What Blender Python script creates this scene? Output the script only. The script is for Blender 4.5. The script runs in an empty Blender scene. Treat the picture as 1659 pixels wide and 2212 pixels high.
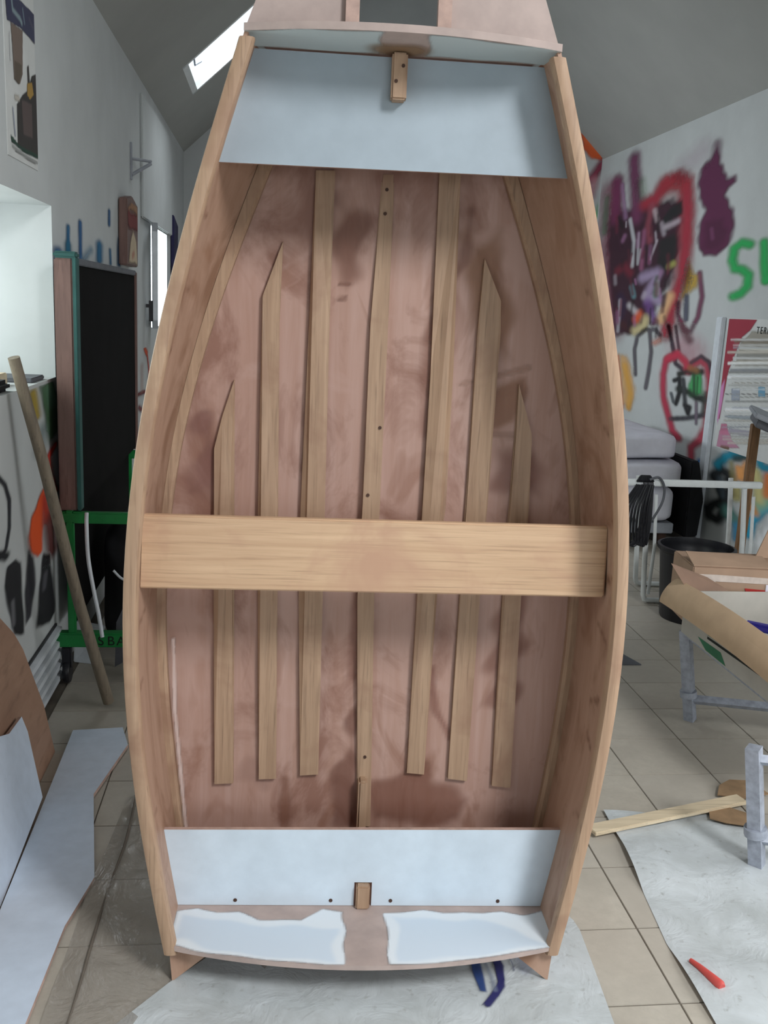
import bpy, bmesh, math, random
import numpy as np
from mathutils import Vector, Matrix
random.seed(7)
SC = bpy.context.scene
COL = SC.collection
# measured coordinates in metres
CAMR = [[0.992454, -0.021462, -0.120722], [-0.113308, 0.215734, -0.969856], [0.046858, 0.976216, 0.211674]]
G_purple = [('p',[[7.572,3.042],[7.458,2.913],[7.35,2.797],[7.214,2.797],[7.172,2.752],[7.292,2.722],[7.333,2.676],[7.168,2.541],[7.121,2.42],[7.176,2.288],[7.369,2.221],[7.603,2.232],[7.744,2.337],[7.752,2.466],[7.664,2.585],[7.795,2.688],[7.866,2.822],[7.833,2.927],[7.665,2.993]],0.026,(95,33,72),0.96),('s',[[7.582,3.078],[7.572,2.98]],0.043,0.9,(95,33,72),0.5),('p',[[7.631,2.493],[7.35,2.506],[7.204,2.392],[7.324,2.261],[7.615,2.276]],0.03,(72,16,52),0.7),('s',[[7.506,2.43],[7.47,2.357]],0.019,0.9,(130,70,110),0.5)]
G_mass = [('s',[[10.004,2.954],[9.903,2.297],[9.538,1.642]],0.166,0.9,(150,60,90),0.55),('p',[[9.83,2.822],[9.519,2.749],[9.149,2.746],[8.922,2.759],[8.49,2.749],[8.139,2.722],[8.073,2.375],[8.154,2.069],[8.459,1.873],[8.67,1.641],[9.439,1.529],[9.821,2.108],[9.984,2.582]],0.048,(58,24,42),0.97),('s',[[9.812,3.046],[9.769,2.704]],0.081,0.8,(120,45,88),0.9),('s',[[9.399,3.213],[9.294,2.965],[9.172,2.655]],0.078,0.8,(118,52,92),0.85),('s',[[9.656,3.006],[9.474,2.679]],0.031,0.9,(165,125,165),0.6),('s',[[8.98,2.764],[8.763,2.784],[8.531,2.899],[8.285,2.909],[8.108,2.85],[8.013,2.635],[7.968,2.331],[7.97,2.065],[8.101,1.873],[8.174,1.594]],0.075,0.7,(168,42,62),0.92),('s',[[8.525,2.878],[8.219,2.844]],0.098,0.9,(160,40,50),0.6),('p',[[8.127,2.713],[8.115,2.599],[8.294,2.583],[8.363,2.471],[8.493,2.46],[8.511,2.601],[8.389,2.677]],0.016,(24,24,28),0.95),('p',[[8.551,2.404],[8.162,2.457],[8.148,2.225],[8.316,2.113],[8.549,2.201]],0.026,(26,26,28),0.9),('s',[[8.426,2.515],[8.186,2.544]],0.032,0.7,(190,175,185),0.8),('s',[[8.824,2.729],[8.863,2.547],[8.783,2.417]],0.039,0.8,(150,70,85),0.7),('s',[[8.734,2.68],[8.656,2.592]],0.028,0.8,(210,190,195),0.6),('s',[[9.34,2.647],[9.184,2.441],[9.167,2.202]],0.024,0.6,(190,190,195),0.9),('s',[[9.081,2.499],[9.027,2.219],[8.991,2.345]],0.018,0.6,(180,180,185),0.8),('s',[[8.944,2.511],[8.92,2.172]],0.029,0.8,(160,95,130),0.7),('s',[[8.725,2.249],[8.605,2.407]],0.016,0.6,(200,190,200),0.6),('s',[[9.66,2.695],[9.541,2.596]],0.031,0.7,(30,16,24),0.9),('s',[[9.552,2.17],[9.368,2.209],[9.198,2.137]],0.05,0.8,(120,30,50),0.8),('s',[[8.873,2.086],[8.526,2.119],[8.711,1.915],[8.406,1.873]],0.057,0.8,(178,160,195),0.75),('s',[[8.672,1.852],[8.5,1.708]],0.051,0.8,(120,80,150),0.7),('s',[[8.515,2.078],[8.513,1.914]],0.028,0.8,(90,140,110),0.7),('s',[[9.124,2.005],[9.038,1.916]],0.03,0.7,(110,160,170),0.7),('s',[[9.416,1.918],[9.262,1.828],[9.378,1.691]],0.049,0.8,(50,28,60),0.9),('s',[[9.136,1.829],[8.936,1.765]],0.036,0.7,(205,200,205),0.8),('s',[[9.275,1.648],[9.069,1.587]],0.042,0.8,(70,30,36),0.9),('s',[[8.918,1.7],[8.848,1.744]],0.047,0.7,(225,95,50),0.9),('s',[[8.924,1.591],[8.726,1.64],[8.687,1.704]],0.053,0.8,(215,200,150),0.85),('s',[[8.33,1.711],[8.24,1.833],[8.181,1.912]],0.049,0.8,(235,190,140),0.8),('s',[[9.403,1.873],[9.386,1.577]],0.025,0.6,(190,185,195),0.7),('s',[[8.271,2.171],[8.186,2.188]],0.032,0.8,(170,170,90),0.8),('s',[[9.445,2.634],[9.435,2.588]],0.012,0.8,(200,190,200),0.6197607395588012),('s',[[9.1,1.685],[9.114,1.587]],0.017,0.8,(25,15,22),0.4690658117141476),('s',[[9.617,2.528],[9.527,2.392]],0.027,0.8,(25,15,22),0.47737424720769606),('s',[[9.176,2.069],[9.072,1.936]],0.019,0.8,(90,30,45),0.7379156905587074),('s',[[9.206,2.321],[9.229,2.233]],0.014,0.8,(110,35,60),0.7738353455599633),('s',[[8.436,2.131],[8.481,2.069]],0.023,0.8,(160,110,150),0.5247048760892274),('s',[[8.661,2.484],[8.626,2.404]],0.014,0.8,(200,190,200),0.5220446385730957),('s',[[8.64,2.63],[8.606,2.491]],0.02,0.8,(25,15,22),0.6591992332674268),('s',[[8.76,2.54],[8.78,2.464]],0.015,0.8,(90,30,45),0.6530659927164076),('s',[[9.307,2.359],[9.263,2.25]],0.016,0.8,(90,30,45),0.5294136855035407),('s',[[8.426,1.975],[8.366,1.877]],0.016,0.8,(160,110,150),0.5324267981486939),('s',[[9.428,2.255],[9.438,2.21]],0.03,0.8,(25,15,22),0.5142744503464638),('s',[[8.744,2.359],[8.735,2.222]],0.024,0.8,(160,110,150),0.5641710724275503),('s',[[8.319,2.058],[8.331,2.006]],0.018,0.8,(25,15,22),0.45457505062236603),('s',[[8.973,1.717],[8.942,1.642]],0.02,0.8,(160,110,150),0.5460763298980763),('s',[[8.393,1.692],[8.407,1.554]],0.018,0.8,(70,25,50),0.48316673670297333),('s',[[9.742,2.709],[9.684,2.555]],0.024,0.8,(110,35,60),0.6184920176585544),('s',[[8.873,2.372],[8.9,2.282]],0.025,0.8,(25,15,22),0.5637284924137955),('s',[[8.302,2.193],[8.287,2.11]],0.014,0.8,(110,35,60),0.5774008430498421),('s',[[8.754,2.26],[8.744,2.223]],0.016,0.8,(110,35,60),0.49695564963125327),('s',[[9.45,2.499],[9.494,2.46]],0.029,0.8,(160,110,150),0.6261376801635504),('s',[[8.318,2.265],[8.268,2.15]],0.023,0.8,(90,30,45),0.5977152090891382),('s',[[9.639,2.533],[9.534,2.383]],0.019,0.8,(70,25,50),0.6627635999656589),('s',[[8.495,2.04],[8.463,1.937]],0.023,0.8,(200,190,200),0.5073196182803232),('s',[[8.256,1.734],[8.196,1.674]],0.021,0.8,(25,15,22),0.4765030266181945),('s',[[9.054,2.074],[9.018,2.032]],0.015,0.8,(160,110,150),0.6540759160058983),('s',[[8.772,1.94],[8.801,1.906]],0.027,0.8,(200,190,200),0.4052441108525068),('s',[[8.538,2.552],[8.465,2.458]],0.026,0.8,(200,190,200),0.48066777933210575),('s',[[8.749,2.356],[8.689,2.27]],0.02,0.8,(70,25,50),0.41055738353427995),('s',[[9.615,2.114],[9.586,2.046]],0.027,0.8,(200,190,200),0.41655050326159504),('s',[[9.454,1.8],[9.465,1.722]],0.014,0.8,(25,15,22),0.7839472041826805),('s',[[9.088,2.502],[9.071,2.383]],0.026,0.8,(160,110,150),0.5600231858942499),('s',[[9.447,1.76],[9.42,1.672]],0.028,0.8,(160,110,150),0.7106344951517564),('s',[[9.474,1.797],[9.411,1.651]],0.021,0.8,(110,35,60),0.4472689950416948),('s',[[8.892,2.322],[8.924,2.274]],0.02,0.8,(110,35,60),0.5354339637118908),('s',[[8.765,1.78],[8.781,1.673]],0.014,0.8,(90,30,45),0.44433547105344146),('s',[[8.523,2.081],[8.562,2.023]],0.025,0.8,(70,25,50),0.5427162266648083),('s',[[8.444,1.702],[8.498,1.662]],0.026,0.8,(90,30,45),0.6176339087271409),('s',[[8.319,1.902],[8.309,1.779]],0.024,0.8,(70,25,50),0.6451998043580633),('s',[[9.124,2.571],[9.114,2.463]],0.015,0.8,(70,25,50),0.43302404464966293),('s',[[9.375,1.877],[9.367,1.73]],0.017,0.8,(110,35,60),0.7175579766942288),('s',[[8.591,1.802],[8.567,1.668]],0.013,0.8,(25,15,22),0.661701036607902),('s',[[9.248,2.414],[9.206,2.318]],0.026,0.8,(25,15,22),0.43548327327103753),('s',[[9.049,1.872],[9.071,1.771]],0.02,0.8,(25,15,22),0.6295457929149781),('s',[[8.289,1.923],[8.307,1.841]],0.025,0.8,(25,15,22),0.48886882250865393),('s',[[8.506,2.023],[8.492,1.926]],0.026,0.8,(90,30,45),0.6814357942972168)]
G_leaf = [('p',[[7.881,2.214],[7.741,2.097],[7.63,2.076],[7.666,1.984],[7.872,1.911],[7.956,1.873],[7.922,2.026]],0.031,(196,160,62),0.85),('s',[[7.635,2.094],[7.542,1.91],[7.575,1.743],[7.686,1.628],[7.816,1.636],[7.972,1.757],[7.989,1.854]],0.025,0.7,(120,62,90),0.85),('s',[[7.845,1.911],[7.802,1.721]],0.026,0.7,(85,88,105),0.9),('s',[[7.904,1.68],[7.684,1.553]],0.041,0.9,(130,35,65),0.7)]
G_heart = [('s',[[7.801,1.509],[7.658,1.459]],0.143,0.95,(205,120,140),0.35),('s',[[8.801,1.19],[8.888,1.418],[8.85,1.541],[8.662,1.612],[8.432,1.618],[8.313,1.573]],0.023,0.8,(95,90,98),0.9),('s',[[8.556,1.594],[8.474,1.417],[8.483,1.248],[8.516,1.084]],0.023,0.8,(95,90,98),0.9),('s',[[8.311,1.528],[8.411,1.503]],0.033,0.9,(215,140,120),0.6),('s',[[8.14,1.655],[7.989,1.462],[7.909,1.348],[7.765,1.31]],0.022,0.7,(60,50,62),0.95),('s',[[7.993,1.658],[7.874,1.467]],0.016,0.7,(80,60,70),0.9),('s',[[7.927,1.413],[8.112,1.367],[8.149,1.239],[8.096,1.047],[7.955,0.903],[7.822,0.778],[7.684,0.733]],0.036,0.8,(190,52,80),0.9),('s',[[8.095,1.376],[7.892,1.427],[7.718,1.375],[7.653,1.306]],0.037,0.8,(196,50,75),0.9),('s',[[7.653,1.306],[7.545,1.371],[7.422,1.397],[7.304,1.367],[7.227,1.264],[7.185,1.048],[7.199,0.884],[7.28,0.775],[7.424,0.689],[7.399,0.597]],0.035,0.8,(186,58,80),0.85),('s',[[7.599,1.371],[7.432,1.433],[7.278,1.395],[7.196,1.302],[7.178,1.173],[7.211,1.082]],0.02,0.7,(55,55,65),0.9),('p',[[7.55,1.291],[7.388,1.303],[7.325,1.133],[7.561,1.099],[7.605,1.195]],0.02,(70,165,95),0.95),('s',[[7.518,1.27],[7.48,1.13]],0.015,0.6,(35,70,45),0.9),('s',[[7.446,1.265],[7.429,1.135]],0.01,0.6,(35,80,45),0.8),('s',[[7.898,1.202],[7.799,1.226],[7.756,1.135],[7.817,1.011]],0.021,0.6,(28,28,32),0.95),('s',[[7.81,1.264],[7.668,1.294],[7.525,1.296],[7.399,1.313]],0.026,0.7,(42,42,38),0.95),('s',[[7.795,1.14],[7.569,1.129],[7.427,1.097],[7.3,1.102]],0.031,0.7,(32,40,34),0.95),('s',[[7.723,1.224],[7.636,1.038]],0.021,0.7,(60,62,66),0.9),('s',[[7.63,1.015],[7.537,1.01],[7.559,0.957],[7.608,1.002]],0.021,0.7,(28,28,32),0.95),('s',[[7.896,0.87],[7.558,0.918],[7.266,0.976]],0.022,0.7,(62,60,68),0.9),('s',[[7.936,1.087],[7.869,1.021]],0.016,0.7,(90,95,100),0.9),('s',[[7.418,1.06],[7.382,0.894]],0.015,0.8,(120,105,120),0.8),('s',[[7.605,1.329],[7.487,1.318]],0.03,0.9,(150,105,60),0.8),('s',[[7.271,1.15],[7.273,1.001]],0.025,0.9,(60,66,60),0.7)]
G_amber = [('p',[[9.283,1.352],[9.065,1.351],[8.857,1.177],[8.75,0.966],[8.861,0.843],[9.063,0.889]],0.037,(236,185,120),0.7),('s',[[9.1,1.25],[8.88,0.998],[8.891,0.862]],0.036,0.9,(222,165,70),0.8),('s',[[9.316,1.328],[9.05,0.845]],0.025,0.8,(225,120,60),0.5)]
G_letters = [('s',[[6.846,2.276],[6.971,2.293],[7.078,2.259],[7.094,2.178],[7.032,2.112],[6.92,2.101],[6.803,2.058],[6.803,1.979],[6.888,1.927],[7.007,1.907]],0.037,0.75,(35,175,90),0.95),('s',[[6.631,2.277],[6.596,2.142],[6.542,2.013]],0.034,0.75,(35,175,90),0.95),('s',[[6.542,2.013],[6.427,2.061],[6.359,2.151]],0.026,0.75,(35,175,90),0.9)]
G_low = [('s',[[6.944,0.54],[6.859,0.606],[6.731,0.585],[6.686,0.473],[6.764,0.367]],0.042,0.8,(30,34,38),0.95),('s',[[6.942,0.533],[6.831,0.444]],0.038,0.9,(36,40,46),0.9),('s',[[6.764,0.367],[6.717,0.305],[6.819,0.22],[6.962,0.214],[6.993,0.27],[6.888,0.33],[6.775,0.347]],0.041,0.8,(28,32,34),0.95),('s',[[6.855,0.531],[6.793,0.416]],0.028,0.9,(80,95,105),0.7),('s',[[6.929,0.634],[6.809,0.708],[6.648,0.772],[6.483,0.794]],0.038,0.85,(0,140,168),0.95),('s',[[6.65,0.726],[6.501,0.757]],0.031,0.9,(30,60,60),0.8),('p',[[6.634,0.666],[6.491,0.718],[6.43,0.592],[6.62,0.557]],0.028,(238,165,95),0.95),('p',[[6.642,0.531],[6.505,0.557],[6.498,0.423],[6.612,0.417]],0.028,(205,195,130),0.9),('s',[[6.712,0.681],[6.579,0.459]],0.027,0.9,(150,140,90),0.6),('s',[[6.674,0.315],[6.569,0.284]],0.055,0.95,(90,150,140),0.8),('s',[[6.522,0.242],[6.482,0.146]],0.031,0.9,(70,160,205),0.8),('s',[[6.318,0.222],[6.292,0.331],[6.19,0.421],[6.092,0.466]],0.031,0.85,(20,165,205),0.95),('s',[[6.229,0.446],[6.095,0.524]],0.051,0.9,(150,195,165),0.9),('s',[[6.321,0.796],[6.27,0.729],[6.16,0.728]],0.03,0.85,(0,140,168),0.95),('s',[[6.343,0.676],[6.267,0.589],[6.242,0.494]],0.039,0.9,(215,205,140),0.9),('s',[[6.16,0.676],[6.139,0.548]],0.03,0.9,(232,130,60),0.9),('s',[[6.324,0.426],[6.269,0.394]],0.031,0.9,(220,150,80),0.9),('s',[[7.215,0.566],[7.215,0.597]],0.034,0.7,(20,110,180),0.95),('p',[[6.229,0.193],[6.078,0.413],[5.855,0.448],[5.714,-0.092],[6.092,-0.076]],0.033,(245,248,250),0.95),('s',[[7.212,0.521],[7.209,0.446]],0.049,0.95,(90,130,160),0.5)]
G_haze = [('s',[[10.078,2.915],[10.071,2.588]],0.052,0.95,(150,205,165),0.6),('s',[[9.153,2.97],[9.087,2.858]],0.058,0.95,(170,195,165),0.5),('s',[[7.868,3.057],[8.164,2.988]],0.111,0.98,(205,190,200),0.35)]
G_back = [('p',[[3.171,3.618],[3.273,3.602],[3.478,3.417],[3.426,3.334],[3.323,3.342],[3.223,3.437]],0.023,(226,98,45),0.95),('s',[[3.254,3.532],[3.391,3.425]],0.036,0.9,(240,125,75),0.6),('s',[[3.453,3.313],[3.342,3.142]],0.054,0.8,(140,40,70),0.85),('s',[[3.37,3.121],[3.348,2.978]],0.061,0.9,(205,140,150),0.6),('s',[[3.442,2.747],[3.474,2.844]],0.056,0.9,(110,195,130),0.8)]
L_blue = [('s',[[4.405,1.765],[4.381,1.871]],0.028,0.7,(0,88,140),0.9),('s',[[4.588,1.851],[4.601,1.963],[4.604,1.994]],0.013,0.7,(0,95,140),0.9),('s',[[4.589,1.861],[4.595,1.912]],0.024,0.8,(0,100,130),0.8),('s',[[4.877,1.863],[4.881,2.003],[4.884,2.035]],0.014,0.8,(0,85,140),0.9),('s',[[5.722,2.087],[5.729,2.163]],0.013,0.6,(0,80,130),0.9),('s',[[5.394,1.884],[5.401,1.956]],0.031,0.8,(0,105,150),0.9),('s',[[5.751,1.873],[5.742,1.95]],0.013,0.8,(0,95,140),0.8),('s',[[6.053,1.884],[6.082,2.021]],0.024,0.7,(0,70,110),0.9),('s',[[4.958,1.866],[5.146,1.92]],0.023,0.95,(110,150,175),0.5)]
L_under = [('p',[[3.986,1.328],[4.21,1.334],[4.319,1.269],[4.3,1.107],[4.118,1.073],[4.05,1.198]],0.018,(70,105,70),0.9),('s',[[3.87,1.311],[3.917,1.214]],0.021,0.9,(175,150,45),0.85),('s',[[4.146,1.304],[4.199,1.24]],0.03,0.95,(90,130,105),0.7),('s',[[4.003,1.147],[3.954,1.078]],0.034,0.95,(130,150,150),0.5),('p',[[4.041,0.928],[3.906,0.877],[3.778,0.828],[3.733,0.764],[3.74,0.703],[3.861,0.649],[3.941,0.653],[3.976,0.803]],0.01,(226,82,24),0.97),('s',[[4.008,0.865],[4.038,0.769]],0.025,0.9,(190,50,25),0.85),('s',[[4.23,1.056],[4.086,1.018],[4.126,0.932],[4.224,0.852]],0.016,0.8,(205,52,35),0.9),('s',[[4.08,0.76],[4.122,0.606]],0.036,0.9,(110,45,42),0.8)]
L_black = [('s',[[3.347,1.074],[3.433,1.028],[3.479,0.965],[3.466,0.865],[3.414,0.801],[3.341,0.787],[3.298,0.807]],0.007,0.6,(22,24,34),0.95),('s',[[3.32,0.801],[3.41,0.773]],0.015,0.7,(18,20,26),0.95),('p',[[3.417,0.732],[3.543,0.727],[3.605,0.697],[3.606,0.596],[3.622,0.404],[3.48,0.452],[3.419,0.566],[3.372,0.668]],0.007,(20,20,26),0.96),('p',[[3.72,0.716],[3.801,0.662],[3.818,0.551],[3.728,0.443],[3.64,0.435],[3.643,0.566]],0.009,(36,34,44),0.9),('p',[[3.956,0.64],[4.069,0.599],[4.137,0.433],[4.143,0.325],[4.033,0.309],[3.81,0.366],[3.876,0.514]],0.01,(22,22,28),0.95),('s',[[3.472,0.584],[3.472,0.494]],0.009,0.8,(130,130,135),0.6),('s',[[3.985,0.541],[3.954,0.49]],0.013,0.9,(110,110,118),0.5)]
L_red = [('s',[[7.239,1.306],[7.369,1.258],[7.446,1.149],[7.33,0.984]],0.011,0.7,(190,60,40),0.9),('s',[[7.214,1.327],[7.317,1.288]],0.021,0.7,(215,80,35),0.95),('s',[[6.852,1.023],[7.251,1.009]],0.017,0.7,(110,25,25),0.95),('s',[[6.894,0.927],[7.039,0.895]],0.021,0.8,(120,40,45),0.8),('s',[[7.056,1.21],[7.047,1.044]],0.026,0.95,(200,170,160),0.4)]
L_poster = [('p',[[3.65,2.683],[3.823,2.72],[4.066,2.731],[4.082,2.624],[3.862,2.63],[3.662,2.608]],0.003,(58,60,86),0.95),('s',[[3.732,2.689],[3.741,2.661],[3.84,2.658],[3.864,2.649]],0.012,0.6,(130,150,155),0.9),('s',[[3.884,2.701],[3.905,2.66]],0.007,0.6,(120,140,150),0.8),('s',[[3.977,2.694],[4.031,2.676]],0.01,0.9,(90,85,100),0.6),('p',[[3.71,2.612],[3.874,2.627],[3.854,2.475],[3.809,2.431],[3.734,2.434],[3.724,2.538]],0.003,(120,105,95),0.95),('p',[[3.743,2.497],[3.845,2.505],[3.841,2.472],[3.796,2.428],[3.74,2.432]],0.003,(88,78,66),0.9),('s',[[3.687,2.573],[3.687,2.484]],0.004,0.6,(190,190,195),0.8),('p',[[3.926,2.515],[3.948,2.528],[3.961,2.466],[3.993,2.497],[4.084,2.528],[4.067,2.217],[3.859,2.212],[3.755,2.218],[3.761,2.355],[3.845,2.402],[3.93,2.435]],0.004,(52,48,46),0.97),('p',[[3.919,2.457],[3.991,2.475],[4.014,2.436],[3.954,2.407],[3.913,2.416]],0.003,(165,130,60),0.95),('p',[[3.829,2.383],[3.98,2.396],[3.978,2.271],[3.84,2.266]],0.006,(92,78,76),0.8),('p',[[3.659,2.237],[3.781,2.217],[4.061,2.224],[4.059,2.21],[3.845,2.202],[3.668,2.214]],0.003,(30,62,50),0.95),('s',[[3.702,2.328],[3.721,2.247]],0.01,0.7,(150,155,170),0.9),('s',[[3.738,2.374],[3.79,2.38]],0.013,0.7,(190,185,175),0.9),('s',[[3.678,2.201],[3.844,2.194],[4.042,2.192]],0.006,0.6,(150,152,150),0.7),('s',[[3.714,2.191],[4.011,2.183]],0.003,0.6,(120,122,120),0.7)]
POST = [[3.45,7.023,1.742],[3.45,6.972,0.765],[3.45,6.448,1.752]]
P_right = [('p',[[7.023,1.742],[6.572,1.75],[6.67,1.659],[6.776,1.612],[6.841,1.501],[6.921,1.358],[6.95,1.18],[6.975,0.981],[7.028,0.975],[7.042,1.349]],0.01,(158,48,66),0.95),('p',[[6.963,1.285],[6.962,1.108],[6.996,0.943],[7.033,0.992],[7.035,1.208]],0.019,(215,150,205),0.8),('p',[[6.642,1.657],[6.173,1.671],[6.114,1.446],[6.828,1.399],[6.797,1.554]],0.021,(165,160,148),0.8),('s',[[6.877,1.581],[6.154,1.598]],0.018,0.7,(120,110,95),0.7),('s',[[6.791,1.531],[6.141,1.549]],0.014,0.6,(215,215,205),0.9),('s',[[6.812,1.475],[6.13,1.506]],0.018,0.7,(140,142,140),0.7),('s',[[6.892,1.36],[6.107,1.415]],0.014,0.6,(150,156,165),0.6),('s',[[6.915,1.306],[6.095,1.37]],0.019,0.6,(245,248,250),0.9),('s',[[6.942,1.409],[6.12,1.467]],0.014,0.6,(240,242,240),0.9),('p',[[6.841,1.225],[6.715,1.243],[6.691,1.153],[6.819,1.14]],0.01,(160,168,182),0.9),('p',[[6.446,1.273],[6.35,1.282],[6.332,1.212],[6.43,1.209]],0.006,(110,165,195),0.9),('p',[[6.952,0.894],[6.796,0.915],[6.733,0.846],[6.6,0.811],[6.971,0.761]],0.01,(196,140,165),0.9),('p',[[6.935,0.95],[6.846,0.961],[6.794,0.88],[6.944,0.867]],0.007,(200,120,150),0.8),('s',[[6.889,0.777],[6.776,0.784]],0.019,0.7,(120,90,70),0.8),('s',[[6.838,1.015],[6.388,1.052]],0.014,0.6,(160,170,175),0.8),('s',[[6.789,0.916],[6.425,0.938]],0.023,0.7,(175,170,185),0.8),('s',[[6.888,1.062],[6.039,1.157]],0.023,0.7,(248,250,252),0.9),('s',[[6.944,1.586],[6.043,1.619]],0.009,0.7,(235,238,240),0.5807535764545733),('s',[[6.896,1.547],[6.034,1.587]],0.008,0.7,(235,238,240),0.405273325000058),('s',[[6.889,1.529],[6.029,1.567]],0.01,0.7,(170,176,186),0.5616784749956909),('s',[[6.97,1.49],[6.023,1.544]],0.012,0.7,(205,200,190),0.795127542706059),('s',[[6.874,1.453],[6.01,1.495]],0.01,0.7,(235,238,240),0.5933815724318073),('s',[[6.892,1.426],[6.005,1.475]],0.005,0.7,(205,200,190),0.495339784232017),('s',[[6.815,1.407],[6.001,1.46]],0.008,0.7,(190,190,186),0.6482685224626519),('s',[[6.878,1.363],[5.992,1.424]],0.005,0.7,(150,150,148),0.438705036656524),('s',[[6.912,1.344],[5.989,1.413]],0.011,0.7,(150,150,148),0.6573351928265587),('s',[[6.859,1.305],[5.978,1.369]],0.01,0.7,(190,190,186),0.781045172005874),('s',[[6.842,1.269],[5.971,1.342]],0.004,0.7,(205,200,190),0.7522167669306812),('s',[[6.89,1.249],[5.965,1.321]],0.008,0.7,(190,190,186),0.4271204780816115),('s',[[6.814,1.224],[5.96,1.299]],0.008,0.7,(235,238,240),0.521143894975174),('s',[[6.925,1.177],[5.952,1.269]],0.004,0.7,(150,150,148),0.750660779107251),('s',[[6.796,1.166],[5.948,1.254]],0.005,0.7,(190,190,186),0.6437368328076529),('s',[[6.911,1.123],[5.94,1.222]],0.009,0.7,(150,150,148),0.4740380760594302),('s',[[6.785,1.088],[5.927,1.175]],0.009,0.7,(170,176,186),0.6789429228885719),('s',[[6.916,1.052],[5.924,1.161]],0.005,0.7,(205,200,190),0.6476987746449705),('s',[[6.891,1.011],[5.913,1.12]],0.007,0.7,(170,176,186),0.6952325434602076),('s',[[6.904,0.979],[5.906,1.094]],0.009,0.7,(205,200,190),0.5229568147192457),('s',[[6.835,0.955],[5.899,1.067]],0.005,0.7,(235,238,240),0.49441395966170887),('s',[[6.918,0.924],[5.898,1.062]],0.007,0.7,(170,176,186),0.5904585837943672),('s',[[6.782,0.897],[5.886,1.014]],0.009,0.7,(190,190,186),0.6182575220678997),('s',[[6.889,0.858],[5.88,0.994]],0.007,0.7,(190,190,186),0.6406871316089096),('s',[[6.878,0.837],[5.874,0.971]],0.01,0.7,(205,200,190),0.6037203068700108),('s',[[6.79,0.821],[5.871,0.957]],0.012,0.7,(205,200,190),0.7562445602805259)]
TRIM = [[3.45,7.121,1.733],[3.45,7.022,0.067]]
ST = {'L1':[[-0.423,0.372],[-0.37,0.375],[-0.382,0.919],[-0.392,1.293],[-0.387,1.517],[-0.418,1.417],[-0.438,1.331],[-0.434,0.917]],'L2':[[-0.298,0.388],[-0.249,0.39],[-0.261,0.922],[-0.264,1.183],[-0.272,1.667],[-0.267,1.878],[-0.317,1.737],[-0.318,1.181],[-0.313,0.92]],'L3':[[-0.181,0.401],[-0.129,0.405],[-0.145,0.925],[-0.142,1.187],[-0.14,1.673],[-0.139,2.058],[-0.188,2.056],[-0.194,1.671],[-0.202,1.185],[-0.2,0.924]],'K':[[-0.012,0.242],[0.028,0.242],[0.01,0.929],[0.014,1.192],[0.015,1.68],[0.015,2.062],[-0.018,2.06],[-0.032,1.678],[-0.033,1.191],[-0.037,0.928]],'R3':[[0.126,0.413],[0.176,0.409],[0.175,0.934],[0.197,1.199],[0.196,1.566],[0.184,2.067],[0.129,2.066],[0.135,1.563],[0.139,1.197],[0.13,0.933]],'R2':[[0.246,0.397],[0.302,0.391],[0.3,0.937],[0.313,1.202],[0.317,1.67],[0.312,1.754],[0.261,1.86],[0.255,1.667],[0.255,1.2],[0.25,0.936]],'R1':[[0.376,0.377],[0.431,0.371],[0.425,0.941],[0.429,1.206],[0.423,1.399],[0.377,1.536],[0.379,1.385],[0.379,1.205],[0.372,0.939]]}
SCREW = [[-0.539,0.269],[-0.514,0.126],[-0.344,0.095],[-0.085,0.103],[0.079,0.105],[0.377,0.106],[0.53,0.136],[0.555,0.301]]
WB1 = [[-0.814,2.824,0.357],[-0.806,2.919,0.323],[-0.804,3.065,0.315],[-0.789,3.076,0.256],[-0.735,3.025,0.041],[-0.726,2.448,0.004]]
BRN = [[-0.871,3.078,0.664],[-0.857,3.208,0.556],[-0.847,3.278,0.473],[-0.811,3.402,0.203],[-0.785,3.384,-0.002],[-0.773,3.368,-0.089]]
WB2 = [[-0.748,3.589,0.018],[-0.56,3.612,0.018],[-0.518,3.46,0.018],[-0.579,3.084,0.018],[-0.489,2.591,0.018],[-0.528,2.367,0.018],[-0.545,1.972,0.018],[-0.687,1.981,0.018],[-0.718,2.421,0.018]]
LOGO1 = [[0.568,2.224,0.0],[0.561,2.147,0.0],[0.564,2.069,0.0],[0.584,2.061,0.0],[0.586,2.146,0.0],[0.59,2.223,0.0]]
LOGO2 = [[0.616,2.227,-0.0],[0.625,2.162,0.0],[0.62,2.1,0.0],[0.594,2.059,0.0],[0.558,2.018,0.0],[0.61,2.048,0.0],[0.639,2.108,0.0],[0.642,2.17,0.0],[0.634,2.226,0.0]]
SHEET = [[1.196,2.936,0.0],[1.391,2.923,0.0],[1.574,2.908,0.0],[1.681,2.813,0.0],[1.731,2.781,0.0],[1.784,2.694,0.0],[1.318,1.874,0.0],[1.131,1.885,0.0],[1.134,2.23,0.0],[1.159,2.465,0.0],[1.186,2.716,0.0]]

# ------------------------------------------------------------------ camera
cam_d = bpy.data.cameras.new('camera'); cam = bpy.data.objects.new('camera', cam_d); COL.objects.link(cam)
cam_d.sensor_fit = 'HORIZONTAL'; cam_d.sensor_width = 36.0; cam_d.lens = 44.485; cam_d.clip_start = .05; cam_d.clip_end = 100
m = Matrix([r + [0] for r in CAMR] + [[0, 0, 0, 1]]); m[2][3] = 1.71
cam.matrix_world = m
SC.camera = cam
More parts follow.
